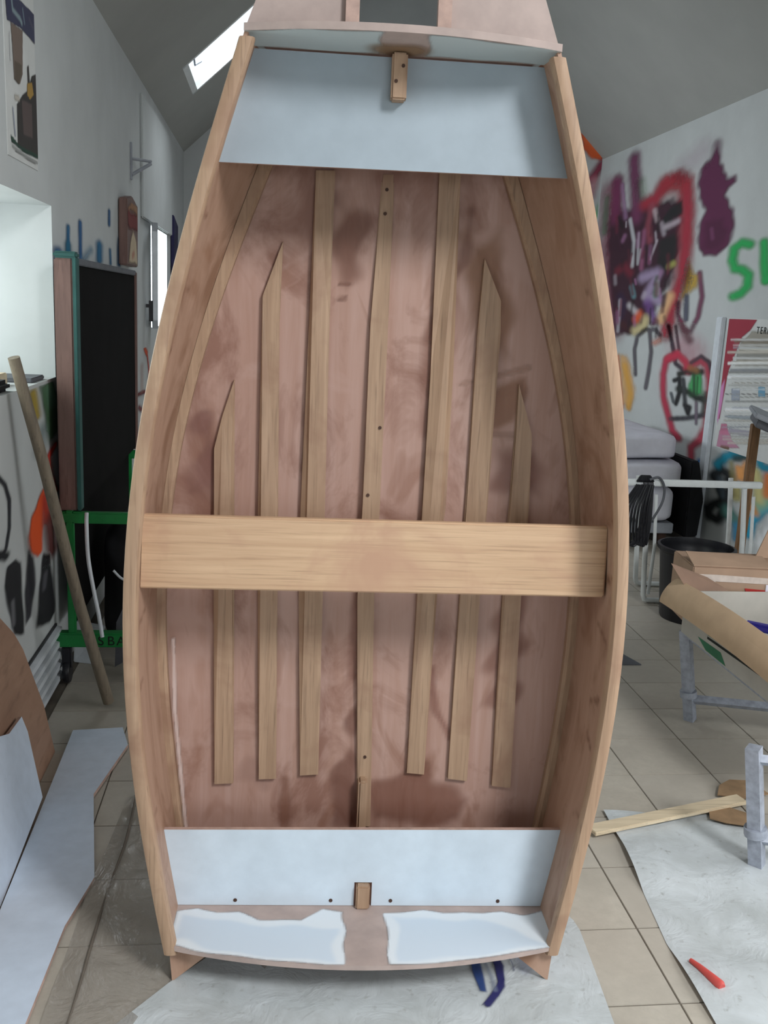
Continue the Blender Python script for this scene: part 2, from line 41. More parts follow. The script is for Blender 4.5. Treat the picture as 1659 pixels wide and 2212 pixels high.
# ------------------------------------------------------------------ world, daylight, exposure
SC.view_settings.view_transform = 'Standard'; SC.view_settings.look = 'None'
SC.view_settings.gamma = 1.0; SC.view_settings.use_curve_mapping = False
SC.view_settings.exposure = -0.12
W = bpy.data.worlds.new('overcast_sky'); SC.world = W; W.use_nodes = True
bg = W.node_tree.nodes['Background']; bg.inputs[0].default_value = (.86, .94, 1.0, 1); bg.inputs[1].default_value = 1.6
def area(name, loc, target, sx, sy, power, col, spread):
    d = bpy.data.lights.new(name, 'AREA'); d.shape = 'RECTANGLE'; d.size = sx; d.size_y = sy; d.energy = power; d.color = col; d.spread = math.radians(spread)
    o = bpy.data.objects.new(name, d); COL.objects.link(o); o.location = loc
    o.rotation_euler = (Vector(target) - Vector(loc)).to_track_quat('-Z', 'Y').to_euler(); return o
SKY = (.90, .96, 1.0)
area('daylight_window_right', (3.92, 1.6, 1.35), (0, 1.6, -.6), 2.9, 1.6, 46, (.985, .985, .985), 120)
area('added_roof_light_near', (2.36, -.95, 4.42), (1.0, 2.6, .7), 1.1, 1.5, 112, (.97, .985, 1.0), 115)  # unseen overhead source, added to throw shade below the bow seat
area('daylight_window_rear', (1.3, -2.97, 1.4), (1.3, 2, -.4), 2.5, 1.7, 30, SKY, 120)
area('daylight_window_left', (-1.47, 2.9, 1.72), (1, 2.9, 1.0), 2.5, .68, 28, (.90, 1.0, .95), 160)
area('daylight_window_far', (-1.47, 8.18, 1.85), (1, 8.18, 1.0), 1.1, .72, 75, SKY, 160)
area('daylight_roof_window', (-.30, 8.13, 3.86), (1.5, 7.6, 1.0), .9, .9, 45, SKY, 160)

# ------------------------------------------------------------------ materials
def lin(c):
    return tuple(((v / 255) / 12.92 if v / 255 <= .04045 else ((v / 255 + .055) / 1.055) ** 2.4) for v in c[:3]) + (1,)
class NT:
    def __init__(s, name):
        s.m = bpy.data.materials.new(name); s.m.use_nodes = True; s.t = s.m.node_tree; s.b = s.t.nodes['Principled BSDF']
        s.b.inputs['Roughness'].default_value = .6; s.c = None
    def n(s, t, **k):
        x = s.t.nodes.new(t)
        for a, v in k.items(): setattr(x, a, v)
        return x
    def l(s, a, b): s.t.links.new(a, b)
    def coord(s, scale=(1, 1, 1), rnd=0.0, kind='Object'):
        tc = s.n('ShaderNodeTexCoord'); mp = s.n('ShaderNodeMapping'); mp.inputs['Scale'].default_value = scale
        s.l(tc.outputs[kind], mp.inputs['Vector'])
        if rnd:
            oi = s.n('ShaderNodeObjectInfo'); mu = s.n('ShaderNodeMath', operation='MULTIPLY'); mu.inputs[1].default_value = rnd
            s.l(oi.outputs['Random'], mu.inputs[0]); s.l(mu.outputs[0], mp.inputs['Location'])
        return mp.outputs[0]
    def noise(s, vec, scale, detail=3, rough=.55, dist=0):
        x = s.n('ShaderNodeTexNoise'); x.inputs['Scale'].default_value = scale; x.inputs['Detail'].default_value = detail
        x.inputs['Roughness'].default_value = rough; x.inputs['Distortion'].default_value = dist
        s.l(vec, x.inputs['Vector']); return x.outputs['Fac']
    def ramp(s, fac, stops):
        r = s.n('ShaderNodeValToRGB'); e = r.color_ramp.elements
        while len(e) < len(stops): e.new(.5)
        for i, (p, c) in enumerate(stops): e[i].position = p; e[i].color = lin(c)
        s.l(fac, r.inputs[0]); return r.outputs[0]
    def fac(s, f, a, b):
        r = s.n('ShaderNodeMapRange'); r.inputs[1].default_value = a; r.inputs[2].default_value = b; s.l(f, r.inputs[0]); return r.outputs[0]
    def mix(s, f, a, b, mode='MIX'):
        x = s.n('ShaderNodeMix', data_type='RGBA', blend_type=mode)
        if isinstance(f, (int, float)): x.inputs[0].default_value = f
        else: s.l(f, x.inputs[0])
        for i, v in ((6, a), (7, b)):
            if isinstance(v, tuple): x.inputs[i].default_value = lin(v)
            else: s.l(v, x.inputs[i])
        return x.outputs[2]
    def bump(s, f, st=.2, d=.01):
        x = s.n('ShaderNodeBump'); x.inputs['Strength'].default_value = st; x.inputs['Distance'].default_value = d
        s.l(f, x.inputs['Height']); s.l(x.outputs[0], s.b.inputs['Normal'])
    def done(s, col, rough=.6, metal=0, spec=.4):
        if isinstance(col, tuple): s.b.inputs['Base Color'].default_value = lin(col)
        else: s.l(col, s.b.inputs['Base Color'])
        s.b.inputs['Roughness'].default_value = rough; s.b.inputs['Metallic'].default_value = metal
        s.b.inputs['Specular IOR Level'].default_value = spec
        return s.m
def plain(name, c, rough=.6, metal=0, var=.12, sc=8, spec=.4):
    t = NT(name); v = t.coord(); f = t.noise(v, sc, 4)
    d = tuple(max(0, x * (1 - var)) for x in c); h = tuple(min(255, x * (1 + var * .5)) for x in c)
    return t.done(t.ramp(f, [(.3, d), (.7, h)]), rough, metal, spec)
def wood(name, a, b, scale, rough=.55, stain=None, rnd=9):
    t = NT(name); v = t.coord(scale, rnd); f = t.noise(v, 1, 5, .6, .6)
    c = t.ramp(f, [(.28, a), (.5, tuple((x + y) / 2 for x, y in zip(a, b))), (.72, b)])
    g = t.noise(t.coord(tuple(x * 3 for x in scale), rnd), 1, 2)
    c = t.mix(t.fac(g, .55, .8), c, tuple(x * .88 for x in a))
    if stain:
        w = t.noise(t.coord((1, 1, 1), rnd), 4.5, 4, .6, .4)
        c = t.mix(t.fac(w, .52, .72), c, stain)
    t.bump(f, .12, .003)
    return t.done(c, rough)
M = {}
M['pine_long'] = wood('pine_along_hull', (158, 129, 105), (182, 153, 127), (55, 55, 2.2), stain=(150, 118, 97))
M['pine_cross'] = wood('pine_thwart', (190, 155, 124), (212, 180, 147), (1.6, 30, 60), stain=(188, 150, 124))
M['pole_wood'] = wood('weathered_pole', (108, 98, 84), (140, 128, 110), (40, 40, 3))
M['plank_wood'] = wood('pale_lath', (196, 178, 150), (216, 200, 172), (2, 40, 40))
M['brown_wood'] = wood('brown_post', (112, 82, 54), (150, 112, 76), (40, 40, 3))
def plyw(name, base, dark, pale, redd):
    t = NT(name); v = t.coord((1, 1, 1), 0)
    gr = t.noise(t.coord((26, 26, 1.6)), 1, 4, .6, .5)
    c = t.ramp(gr, [(.3, base), (.7, pale)])
    s1 = t.noise(t.coord((3.2, 3.2, 1.7)), 1.5, 5, .62, 1.1)
    c = t.mix(t.fac(s1, .5, .66), c, dark)
    s2 = t.noise(t.coord((2.0, 2.0, 2.6)), 2.1, 4, .5, .8)
    c = t.mix(t.fac(s2, .58, .74), c, pale)
    s3 = t.noise(t.coord((2.7, 1.1, 1.3)), 1.9, 3, .5, 1.6)
    f3 = t.n('ShaderNodeMath', operation='MULTIPLY'); t.l(t.fac(s3, .58, .68), f3.inputs[0]); f3.inputs[1].default_value = .6
    c = t.mix(f3.outputs[0], c, redd)
    return t.done(c, .5, 0, .35)
M['ply'] = plyw('pink_plywood_resin', (170, 134, 119), (145, 108, 94), (184, 152, 140), (142, 102, 84))
M['ply_side'] = plyw('plywood_side', (164, 131, 110), (142, 108, 87), (178, 146, 126), (142, 104, 80))
M['ply_edge'] = plain('raw_plywood_edge', (186, 158, 146), .7, 0, .1, 30)
M['ply_pale'] = plain('pale_sanded_plywood', (180, 162, 155), .7, 0, .08, 12)
M['white_paint'] = plain('pale_blue_white_paint', (206, 219, 230), .45, 0, .035, 14)
M['white_board'] = plain('white_laminate', (206, 218, 234), .4, 0, .03, 20)
M['bow_paint_shaded'] = plain('white_paint_shaded', (162, 174, 183), .5, 0, .03, 14)  # seat white darkened, the dimmer light at the bow put into the colour
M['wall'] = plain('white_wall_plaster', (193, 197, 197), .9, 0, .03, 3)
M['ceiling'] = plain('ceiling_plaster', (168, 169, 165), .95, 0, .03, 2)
M['white_metal'] = plain('white_enamel', (228, 232, 232), .35, 0, .03, 20)
M['white_plastic'] = plain('white_plastic', (214, 220, 226), .4, 0, .04, 20)
M['steel'] = plain('galvanised_steel', (160, 166, 178), .45, .15, .12, 40)
M['green'] = plain('green_enamel', (24, 122, 58), .4, 0, .1, 12)
M['black'] = plain('black_plastic', (30, 30, 35), .4, 0, .15, 18)
M['black_soft'] = plain('black_fabric', (24, 24, 28), .85, 0, .2, 18)
M['slate'] = plain('blackboard_surface', (15, 14, 14), .9, 0, .3, 5, .1)
M['teal'] = plain('teal_edge', (38, 84, 80), .6, 0, .1, 10)
M['rosewood'] = wood('reddish_frame', (100, 76, 70), (122, 94, 86), (30, 30, 3))
M['card'] = plain('brown_cardboard', (166, 138, 116), .85, 0, .06, 9)
M['card_pale'] = plain('tan_cardboard', (196, 168, 138), .85, 0, .05, 9)
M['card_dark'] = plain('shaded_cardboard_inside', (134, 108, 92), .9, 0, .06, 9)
M['grey_card'] = plain('grey_carton', (176, 172, 164), .8, 0, .05, 9)
M['tape'] = plain('packing_tape', (206, 192, 182), .3, 0, .06, 40)
M['red'] = plain('red_print', (176, 44, 40), .6, 0, .05)
M['redbrush'] = plain('red_plastic', (204, 84, 78), .45, 0, .06)
M['blue'] = plain('blue_plastic', (40, 34, 130), .45, 0, .1)
M['dgreen'] = plain('green_print', (46, 110, 78), .6, 0, .1)
M['label'] = plain('white_label', (222, 220, 232), .6, 0, .03)
M['paper'] = plain('white_paper', (206, 208, 206), .7, 0, .03)
M['fabric'] = plain('white_bedding', (212, 212, 222), .9, 0, .05, 6)
M['grey'] = plain('grey_board', (152, 156, 164), .5, 0, .08, 10)
M['greydark'] = plain('dark_grey_board', (92, 94, 100), .6, 0, .1, 10)
M['dark_wood'] = plain('dark_wood', (74, 52, 42), .7, 0, .2, 10)
M['brown_ply'] = wood('brown_board', (146, 112, 92), (168, 134, 112), (14, 2, 8))
M['grout'] = plain('dark_grout', (112, 104, 94), .9, 0, .1, 10)
M['text'] = plain('black_print', (14, 22, 18), .7)
M['navy'] = plain('navy_cloth', (44, 40, 78), .85, 0, .3, 6)
M['sheet_brown'] = plain('brown_paper', (150, 122, 92), .85, 0, .15, 12)
def tile_mat():
    t = NT('beige_floor_tile'); oi = t.n('ShaderNodeObjectInfo')
    f = t.noise(t.coord((1, 1, 1), 30), 26, 5, .7); g = t.noise(t.coord((1, 1, 1), 30), 4, 3)
    c = t.ramp(f, [(.3, (172, 165, 153)), (.7, (188, 181, 168))])
    c = t.mix(t.fac(g, .4, .8), c, (164, 156, 144))
    c = t.mix(t.fac(oi.outputs['Random'], 0, 1), c, t.mix(.5, c, (176, 170, 160)))
    return t.done(c, .38, 0, .4)
M['tile'] = tile_mat()
def sheet_mat():
    t = NT('white_polythene'); f = t.noise(t.coord((1, 1, 1)), 5, 5, .6, .6); f2 = t.noise(t.coord((1, 1, 1)), 40, 3)
    c = t.ramp(f, [(.3, (172, 177, 177)), (.7, (200, 206, 209))]); c = t.mix(t.fac(f2, .62, .8), c, (156, 158, 156))
    t.bump(t.noise(t.coord((1, 1, 1)), 9, 4, .6, .8), .35, .02)
    return t.done(c, .4, 0, .5)
M['sheet'] = sheet_mat()
def clear_mat():
    t = NT('clear_plastic_film'); f = t.noise(t.coord((1, 1, 1)), 7, 5, .6, 1.0); t.bump(f, .6, .03)
    t.done((168, 160, 150), .22, 0, .6); t.b.inputs['Alpha'].default_value = .5
    return t.m
M['clear'] = clear_mat()
def glass_mat():
    t = NT('window_glass'); t.done((235, 242, 245), .05); t.b.inputs['Alpha'].default_value = .12; return t.m
M['glass'] = glass_mat()
def sky_mat():
    t = NT('skylight_pane_bright'); e = t.b
    t.done((240, 246, 250), .3); e.inputs['Emission Color'].default_value = lin((246, 250, 255)); e.inputs['Emission Strength'].default_value = 3.0
    return t.m
def film_mat():
    t = NT('spray_paint'); a = t.n('ShaderNodeAttribute'); a.attribute_name = 'paint'
    t.l(a.outputs['Color'], t.b.inputs['Base Color']); t.l(a.outputs['Alpha'], t.b.inputs['Alpha']); t.b.inputs['Roughness'].default_value = .75
    return t.m
M['film'] = film_mat()

# ------------------------------------------------------------------ mesh helpers
def link(name, me, parent=None):
    o = bpy.data.objects.new(name, me); COL.objects.link(o); o.parent = parent; return o
def obj(name, bm, mats, parent=None, smooth=False):
    bmesh.ops.recalc_face_normals(bm, faces=bm.faces)
    me = bpy.data.meshes.new(name); bm.to_mesh(me); bm.free()
    for x in (mats if isinstance(mats, (list, tuple)) else [mats]): me.materials.append(M[x] if isinstance(x, str) else x)
    if smooth:
        me.polygons.foreach_set('use_smooth', [True] * len(me.polygons))
        try: me.set_sharp_from_angle(angle=math.radians(40))
        except Exception: pass
    return link(name, me, parent)
def tag(o, label, cat, group=None):
    o['label'] = label; o['category'] = cat
    if group: o['group'] = group
    return o
def empty(name, loc, label, cat, group=None, rot=(0, 0, 0)):
    o = bpy.data.objects.new(name, None); COL.objects.link(o); o.location = loc; o.rotation_euler = rot; o.empty_display_size = .1
    return tag(o, label, cat, group)
def struct(o): o['kind'] = 'structure'; return o
def NB(): return bmesh.new()
def box(bm, lo, hi, mi=0, mat=None):
    vs = [Vector((x, y, z)) for x in (lo[0], hi[0]) for y in (lo[1], hi[1]) for z in (lo[2], hi[2])]
    if mat is not None: vs = [mat @ v for v in vs]
    vs = [bm.verts.new(v) for v in vs]
    for f in ((0, 1, 3, 2), (4, 6, 7, 5), (0, 4, 5, 1), (2, 3, 7, 6), (0, 2, 6, 4), (1, 5, 7, 3)):
        bm.faces.new([vs[i] for i in f]).material_index = mi
def bevel(bm, w=.003, seg=2):
    bmesh.ops.bevel(bm, geom=list(bm.edges), offset=w, segments=seg, affect='EDGES', clamp_overlap=True); return bm
def bbox_(lo, hi, w=.004, mat=None):
    bm = NB(); box(bm, lo, hi, 0, mat); return bevel(bm, w)
def prism(bm, pts, off, mi=0, mside=None):
    """pts: planar 3D polygon; off: thickness vector"""
    off = Vector(off); a = [bm.verts.new(Vector(p)) for p in pts]; b = [bm.verts.new(Vector(p) + off) for p in pts]
    bm.faces.new(a).material_index = mi; bm.faces.new(b[::-1]).material_index = mi if mside is None else mside
    n = len(pts)
    for i in range(n): bm.faces.new((a[i], a[(i + 1) % n], b[(i + 1) % n], b[i])).material_index = mi if mside is None else mside
    return bm
def tube(bm, pts, r, seg=10, cap=True):
    pts = [Vector(p) for p in pts]; rings = []; n = len(pts)
    rr = r if isinstance(r, (list, tuple)) else [r] * n
    up = None
    for i, p in enumerate(pts):
        d = (pts[min(i + 1, n - 1)] - pts[max(i - 1, 0)]).normalized()
        if up is None:
            up = Vector((0, 0, 1)) if abs(d.z) < .9 else Vector((0, 1, 0))
        a = d.cross(up)
        if a.length < 1e-5: a = d.orthogonal()
        a.normalize(); b = a.cross(d).normalized(); up = b
        rings.append([bm.verts.new(p + (a * math.cos(t) + b * math.sin(t)) * rr[i]) for t in [2 * math.pi * k / seg for k in range(seg)]])
    for i in range(n - 1):
        for k in range(seg): bm.faces.new((rings[i][k], rings[i][(k + 1) % seg], rings[i + 1][(k + 1) % seg], rings[i + 1][k]))
    if cap: bm.faces.new(rings[0][::-1]); bm.faces.new(rings[-1])
    return bm
def curve_pts(pts, n=8):
    P = [Vector(p) for p in pts]; out = []
    for i in range(len(P) - 1):
        p0 = P[max(i - 1, 0)]; p1 = P[i]; p2 = P[i + 1]; p3 = P[min(i + 2, len(P) - 1)]
        for k in range(n):
            t = k / n
            out.append(.5 * ((2 * p1) + (p2 - p0) * t + (2 * p0 - 5 * p1 + 4 * p2 - p3) * t * t + (3 * p1 - p0 - 3 * p2 + p3) * t ** 3))
    out.append(P[-1]); return out
def lathe(bm, prof, c, seg=32):
    rings = [[bm.verts.new((c[0] + r * math.cos(2 * math.pi * k / seg), c[1] + r * math.sin(2 * math.pi * k / seg), c[2] + z)) for k in range(seg)] for r, z in prof]
    for i in range(len(rings) - 1):
        for k in range(seg): bm.faces.new((rings[i][k], rings[i][(k + 1) % seg], rings[i + 1][(k + 1) % seg], rings[i + 1][k]))
    return bm
def grid(bm, fn, nu, nv, mi=0):
    v = [[bm.verts.new(fn(i / nu, j / nv)) for j in range(nv + 1)] for i in range(nu + 1)]
    for i in range(nu):
        for j in range(nv): bm.faces.new((v[i][j], v[i + 1][j], v[i + 1][j + 1], v[i][j + 1])).material_index = mi
    return v
def slab(bm, fn, fo, nu, nv, mi=0, mo=None):
    """closed sheet between surfaces fn and fo"""
    mo = mi if mo is None else mo
    a = grid(bm, fn, nu, nv, mi); b = grid(bm, fo, nu, nv, mo)
    for i in range(nu):
        bm.faces.new((a[i][0], a[i + 1][0], b[i + 1][0], b[i][0])).material_index = mo; bm.faces.new((a[i][nv], a[i + 1][nv], b[i + 1][nv], b[i][nv])).material_index = mo
    for j in range(nv):
        bm.faces.new((a[0][j], a[0][j + 1], b[0][j + 1], b[0][j])).material_index = mo; bm.faces.new((a[nu][j], a[nu][j + 1], b[nu][j + 1], b[nu][j])).material_index = mo
    return bm
def seg_dist(U, V, pts):
    d = np.full(U.shape, 1e9)
    for (x0, y0), (x1, y1) in zip(pts[:-1], pts[1:]):
        dx, dy = x1 - x0, y1 - y0; L = dx * dx + dy * dy + 1e-12
        t = np.clip(((U - x0) * dx + (V - y0) * dy) / L, 0, 1)
        d = np.minimum(d, np.hypot(U - x0 - t * dx, V - y0 - t * dy))
    return d
def inside(U, V, pts):
    r = np.zeros(U.shape, bool); n = len(pts)
    for i in range(n):
        x0, y0 = pts[i]; x1, y1 = pts[(i + 1) % n]
        if y0 == y1: continue
        r ^= ((y0 > V) != (y1 > V)) & (U < (x1 - x0) * (V - y0) / (y1 - y0) + x0)
    return r
def film(name, parent, ops, to3, res=.012, clip=None, wob=.3, ku=1.0, sf=1.0):
    """a thin coat of sprayed or brushed paint on a surface: strokes and patches with soft edges"""
    allp = [p for op in ops for p in op[1]]
    pad = .12 if ku == 1 else .3
    u0 = min(p[0] for p in allp) - pad; u1 = max(p[0] for p in allp) + pad; v0 = min(p[1] for p in allp) - pad; v1 = max(p[1] for p in allp) + pad
    if clip: u0, u1, v0, v1 = max(u0, clip[0]), min(u1, clip[1]), max(v0, clip[2]), min(v1, clip[3])
    nu = max(2, int((u1 - u0) / res)); nv = max(2, int((v1 - v0) / res))
    U, V = np.meshgrid(np.linspace(u0, u1, nu + 1), np.linspace(v0, v1, nv + 1), indexing='ij')
    rs = np.random.RandomState(len(name) * 7 + 3)
    Wv = sum(np.sin(U * a + V * b + c) for a, b, c in zip(rs.uniform(-60, 60, 8), rs.uniform(-60, 60, 8), rs.uniform(0, 6, 8))) / 4
    Uk = U * ku; C = np.zeros(U.shape + (3,)); A = np.zeros(U.shape)
    for op in ops:
        if op[0] == 's':
            _, pts, r, soft, col, al = op; pts = [(p[0] * ku, p[1]) for p in pts]; soft = min(1, soft * sf)
            d = seg_dist(Uk, V, pts) + Wv * r * .12 * wob / .3; inner = r * (1 - soft) * .8; outer = r * (1 + soft * .35 * sf)
            k = np.clip((outer - d) / max(outer - inner, 1e-6), 0, 1)
        else:
            _, pts, soft, col, al = op; pts = [(p[0] * ku, p[1]) for p in pts]; soft = soft * sf
            d = seg_dist(Uk, V, pts + [pts[0]]); d = np.where(inside(Uk, V, pts), d, -d) + Wv * soft * wob
            k = np.clip((d + soft * .6) / (soft * 1.4), 0, 1)
        k = k * k * (3 - 2 * k) * al
        c = np.array(lin(col)[:3]); na = k + A * (1 - k)
        C = np.where(na[..., None] > 1e-6, (c * k[..., None] + C * (A * (1 - k))[..., None]) / np.maximum(na, 1e-6)[..., None], C); A = na
    idx = np.arange((nu + 1) * (nv + 1)).reshape(nu + 1, nv + 1)
    mx = np.maximum.reduce([A[:-1, :-1], A[1:, :-1], A[1:, 1:], A[:-1, 1:]]) > .02
    q = np.stack([idx[:-1, :-1], idx[1:, :-1], idx[1:, 1:], idx[:-1, 1:]], -1)[mx]
    used = np.unique(q); remap = -np.ones(idx.size, int); remap[used] = np.arange(used.size)
    P = np.array(to3(U.ravel(), V.ravel())).T[used]
    me = bpy.data.meshes.new(name); me.from_pydata(P.tolist(), [], remap[q].tolist())
    at = me.color_attributes.new('paint', 'FLOAT_COLOR', 'POINT')
    at.data.foreach_set('color', np.concatenate([C.reshape(-1, 3), A.reshape(-1, 1)], 1)[used].astype(np.float32).ravel())
    me.materials.append(M['film']); return link(name, me, parent)
def lettering(name, text, size, mat4, matn, parent, depth=.0006):
    """one part per character"""
    w = size * .72
    for k, ch in enumerate(text):
        if ch == ' ': continue
        cu = bpy.data.curves.new(name, 'FONT'); cu.body = ch; cu.size = size; cu.extrude = depth; cu.align_x = 'CENTER'; cu.align_y = 'CENTER'
        t = bpy.data.objects.new('letter', cu); COL.objects.link(t)
        dg = bpy.context.evaluated_depsgraph_get(); me = bpy.data.meshes.new_from_object(t.evaluated_get(dg))
        bpy.data.objects.remove(t); me.transform(mat4 @ Matrix.Translation(((k - (len(text) - 1) / 2) * w, 0, 0))); me.materials.clear(); me.materials.append(M[matn]); link('letter', me, parent)
# ------------------------------------------------------------------ the room
XL, XR, YF, YB, ZL, ZR = -.93, 3.45, -2.5, 10.33, 3.14, 3.345
SL = .93; XRG = (ZR - ZL + SL * (XR + XL)) / (2 * SL); ZRG = ZL + SL * (XRG - XL)
def wall_with_holes(name, to3, u0, u1, v0, v1, th, holes):
    us = sorted({u0, u1, *[h[0] for h in holes], *[h[1] for h in holes]}); vs = sorted({v0, v1, *[h[2] for h in holes], *[h[3] for h in holes]})
    bm = NB(); cache = {}
    def V(u, v, w):
        k = (u, v, w)
        if k not in cache: cache[k] = bm.verts.new(to3(u, v, w))
        return cache[k]
    solid = lambda i, j: 0 <= i < len(us) - 1 and 0 <= j < len(vs) - 1 and not any(h[0] <= us[i] < h[1] and h[2] <= vs[j] < h[3] for h in holes)
    for i in range(len(us) - 1):
        for j in range(len(vs) - 1):
            if not solid(i, j): continue
            a, b, c, d = us[i], us[i + 1], vs[j], vs[j + 1]
            bm.faces.new((V(a, c, 0), V(b, c, 0), V(b, d, 0), V(a, d, 0))); bm.faces.new((V(a, c, th), V(a, d, th), V(b, d, th), V(b, c, th)))
            for (di, dj, p, q) in ((-1, 0, (a, c), (a, d)), (1, 0, (b, c), (b, d)), (0, -1, (a, c), (b, c)), (0, 1, (a, d), (b, d))):
                if not solid(i + di, j + dj): bm.faces.new((V(*p, 0), V(*q, 0), V(*q, th), V(*p, th)))
    return struct(obj(name, bm, 'wall'))
W1 = (1.6, 4.285, 1.343, 2.055); W2 = (7.62, 8.74, 1.465, 2.225); WR = (.1, 3.1, .5, 2.2); WB = (.0, 2.6, .5, 2.3)
wall_left = wall_with_holes('wall_left', lambda u, v, w: (XL - w, u, v), YF, YB, -.02, ZL + .1, .5, [W1, W2])
wall_right = wall_with_holes('wall_right', lambda u, v, w: (XR + w, u, v), YF, YB, -.02, ZR + .1, .4, [WR])
wall_back = struct(obj('wall_back', prism(NB(), [(XL - .5, YB, -.02), (XR + .4, YB, -.02), (XR + .4, YB, ZR - SL * .4), (XRG, YB, ZRG), (XL - .5, YB, ZL - SL * .5)], (0, .3, 0)), 'wall'))
wall_front = wall_with_holes('wall_front', lambda u, v, w: (u, YF - w, v), XL - .5, XR + .4, -.02, ZRG, .4, [WB])
# sloping ceiling with the roof-light opening
SK = (-.70, .25, 7.66, 8.60)
def slope(bm, x0, x1, y0, y1):
    z0, z1 = ZL + SL * (x0 - XL), ZL + SL * (x1 - XL)
    prism(bm, [(x0, y0, z0), (x1, y0, z1), (x1, y1, z1), (x0, y1, z0)], (-.035, 0, .037))
ceiling = struct(bpy.data.objects.new('ceiling', None)); COL.objects.link(ceiling)
bm = NB()
for a in ((XL - .3, SK[0], YF - .4, YB + .3), (SK[1], XRG, YF - .4, YB + .3), (SK[0], SK[1], YF - .4, SK[2]), (SK[0], SK[1], SK[3], YB + .3)): slope(bm, *a)
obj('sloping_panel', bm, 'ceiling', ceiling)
SK2 = (1.9, 2.8, -1.6, -.2); szr = lambda x: ZR + SL * (XR - x)
bm = NB()
for x0, x1, y0, y1 in ((SK2[1], XR + .3, YF - .4, YB + .3), (XRG, SK2[0], YF - .4, YB + .3), (SK2[0], SK2[1], YF - .4, SK2[2]), (SK2[0], SK2[1], SK2[3], YB + .3)):
    prism(bm, [(x0, y0, szr(x0)), (x1, y0, szr(x1)), (x1, y1, szr(x1)), (x0, y1, szr(x0))], (.035, 0, .037))
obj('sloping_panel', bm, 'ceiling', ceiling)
win6 = struct(bpy.data.objects.new('window_6_added', None)); COL.objects.link(win6)  # unseen roof window, added to go with the near overhead lamp
bm = NB()
for x0, x1, y0, y1 in ((SK2[0], SK2[0] + .04, SK2[2], SK2[3]), (SK2[1] - .04, SK2[1], SK2[2], SK2[3]), (SK2[0], SK2[1], SK2[2], SK2[2] + .04), (SK2[0], SK2[1], SK2[3] - .04, SK2[3])):
    prism(bm, [(x0, y0, szr(x0)), (x1, y0, szr(x1)), (x1, y1, szr(x1)), (x0, y1, szr(x0))], (.035, 0, .037))
obj('window_frame', bm, 'white_metal', win6)
bm = NB(); prism(bm, [(x + .02, y, szr(x) + .021) for x, y in ((SK2[0], SK2[2]), (SK2[1], SK2[2]), (SK2[1], SK2[3]), (SK2[0], SK2[3]))], (.004, 0, .0043)); obj('pane', bm, 'glass', win6)
# roof window
win3 = struct(bpy.data.objects.new('window_3', None)); COL.objects.link(win3)
sz = lambda x: ZL + SL * (x - XL)
bm = NB()
for (x0, x1, y0, y1) in ((SK[0], SK[0] + .04, SK[2], SK[3]), (SK[1] - .04, SK[1], SK[2], SK[3]), (SK[0], SK[1], SK[2], SK[2] + .04), (SK[0], SK[1], SK[3] - .04, SK[3])):
    prism(bm, [(x0, y0, sz(x0)), (x1, y0, sz(x1)), (x1, y1, sz(x1)), (x0, y1, sz(x0))], (-.035, 0, .037))
obj('window_frame', bm, 'white_metal', win3)
bm = NB(); prism(bm, [(x - .02, y, sz(x) + .021) for x, y in ((SK[0], SK[2]), (SK[1], SK[2]), (SK[1], SK[3]), (SK[0], SK[3]))], (-.004, 0, .0043)); obj('pane', bm, 'glass', win3)
bm = NB(); tube(bm, [(-.62, 7.70, sz(-.62) - .0), (-.62, 7.78, sz(-.62) - .02), (-.58, 7.86, sz(-.58) - .01)], .008, 8); obj('window_handle', bm, 'steel', win3)
# windows in the walls
def window(name, to3, h, w, nm=2):
    root = struct(bpy.data.objects.new(name, None)); COL.objects.link(root); u0, u1, v0, v1 = h
    def bar(a, b, c, d, nme='window_frame'):
        bm = NB(); P = [to3(a, c, w), to3(b, c, w), to3(b, d, w), to3(a, d, w)]; off = Vector(to3(a, c, w + .05)) - Vector(to3(a, c, w)); prism(bm, P, off); obj(nme, bm, 'white_plastic', root)
    t = .06
    bar(u0, u1, v0, v0 + t); bar(u0, u1, v1 - t, v1); bar(u0, u0 + t, v0 + t, v1 - t); bar(u1 - t, u1, v0 + t, v1 - t)
    for k in range(1, nm): x = u0 + (u1 - u0) * k / nm; bar(x - .035, x + .035, v0 + t, v1 - t, 'mullion')
    for k in range(nm):
        a = u0 + (u1 - u0) * k / nm + .05; b = u0 + (u1 - u0) * (k + 1) / nm - .05
        bm = NB(); off = Vector(to3(a, v0, w + .006)) - Vector(to3(a, v0, w)); prism(bm, [to3(a, v0 + .05, w + .02), to3(b, v0 + .05, w + .02), to3(b, v1 - .05, w + .02), to3(a, v1 - .05, w + .02)], off); obj('pane', bm, 'glass', root)
    return root
LWf = lambda u, v, w: (XL - w, u, v); RWf = lambda u, v, w: (XR + w, u, v); FWf = lambda u, v, w: (u, YF - w, v)
window('window_1', LWf, W1, .42, 3); win2 = window('window_2', LWf, W2, .42, 1); window('window_4', RWf, WR, .32, 3); window('window_5', FWf, WB, .32, 2)
# open casement of the far window, swung into the room
bm = NB(); ca = Matrix.Translation((XL + .01, 7.60, 1.47)) @ Matrix.Rotation(math.radians(-82), 4, 'Z')
for lo, hi in (((0, 0, 0), (.36, .035, .06)), ((0, 0, .69), (.36, .035, .75)), ((0, 0, 0), (.05, .035, .75)), ((.31, 0, 0), (.36, .035, .75))): box(bm, lo, hi, 0, ca)
cas = obj('casement', bm, 'white_plastic', win2)
bm = NB(); box(bm, (.05, .012, .06), (.31, .02, .69), 0, ca); obj('pane', bm, 'glass', cas)
bm = NB(); box(bm, (.325, -.03, .05), (.345, 0, .2), 0, ca); box(bm, (.30, -.05, .15), (.35, -.03, .175), 0, ca); obj('handle', bm, 'black', cas)
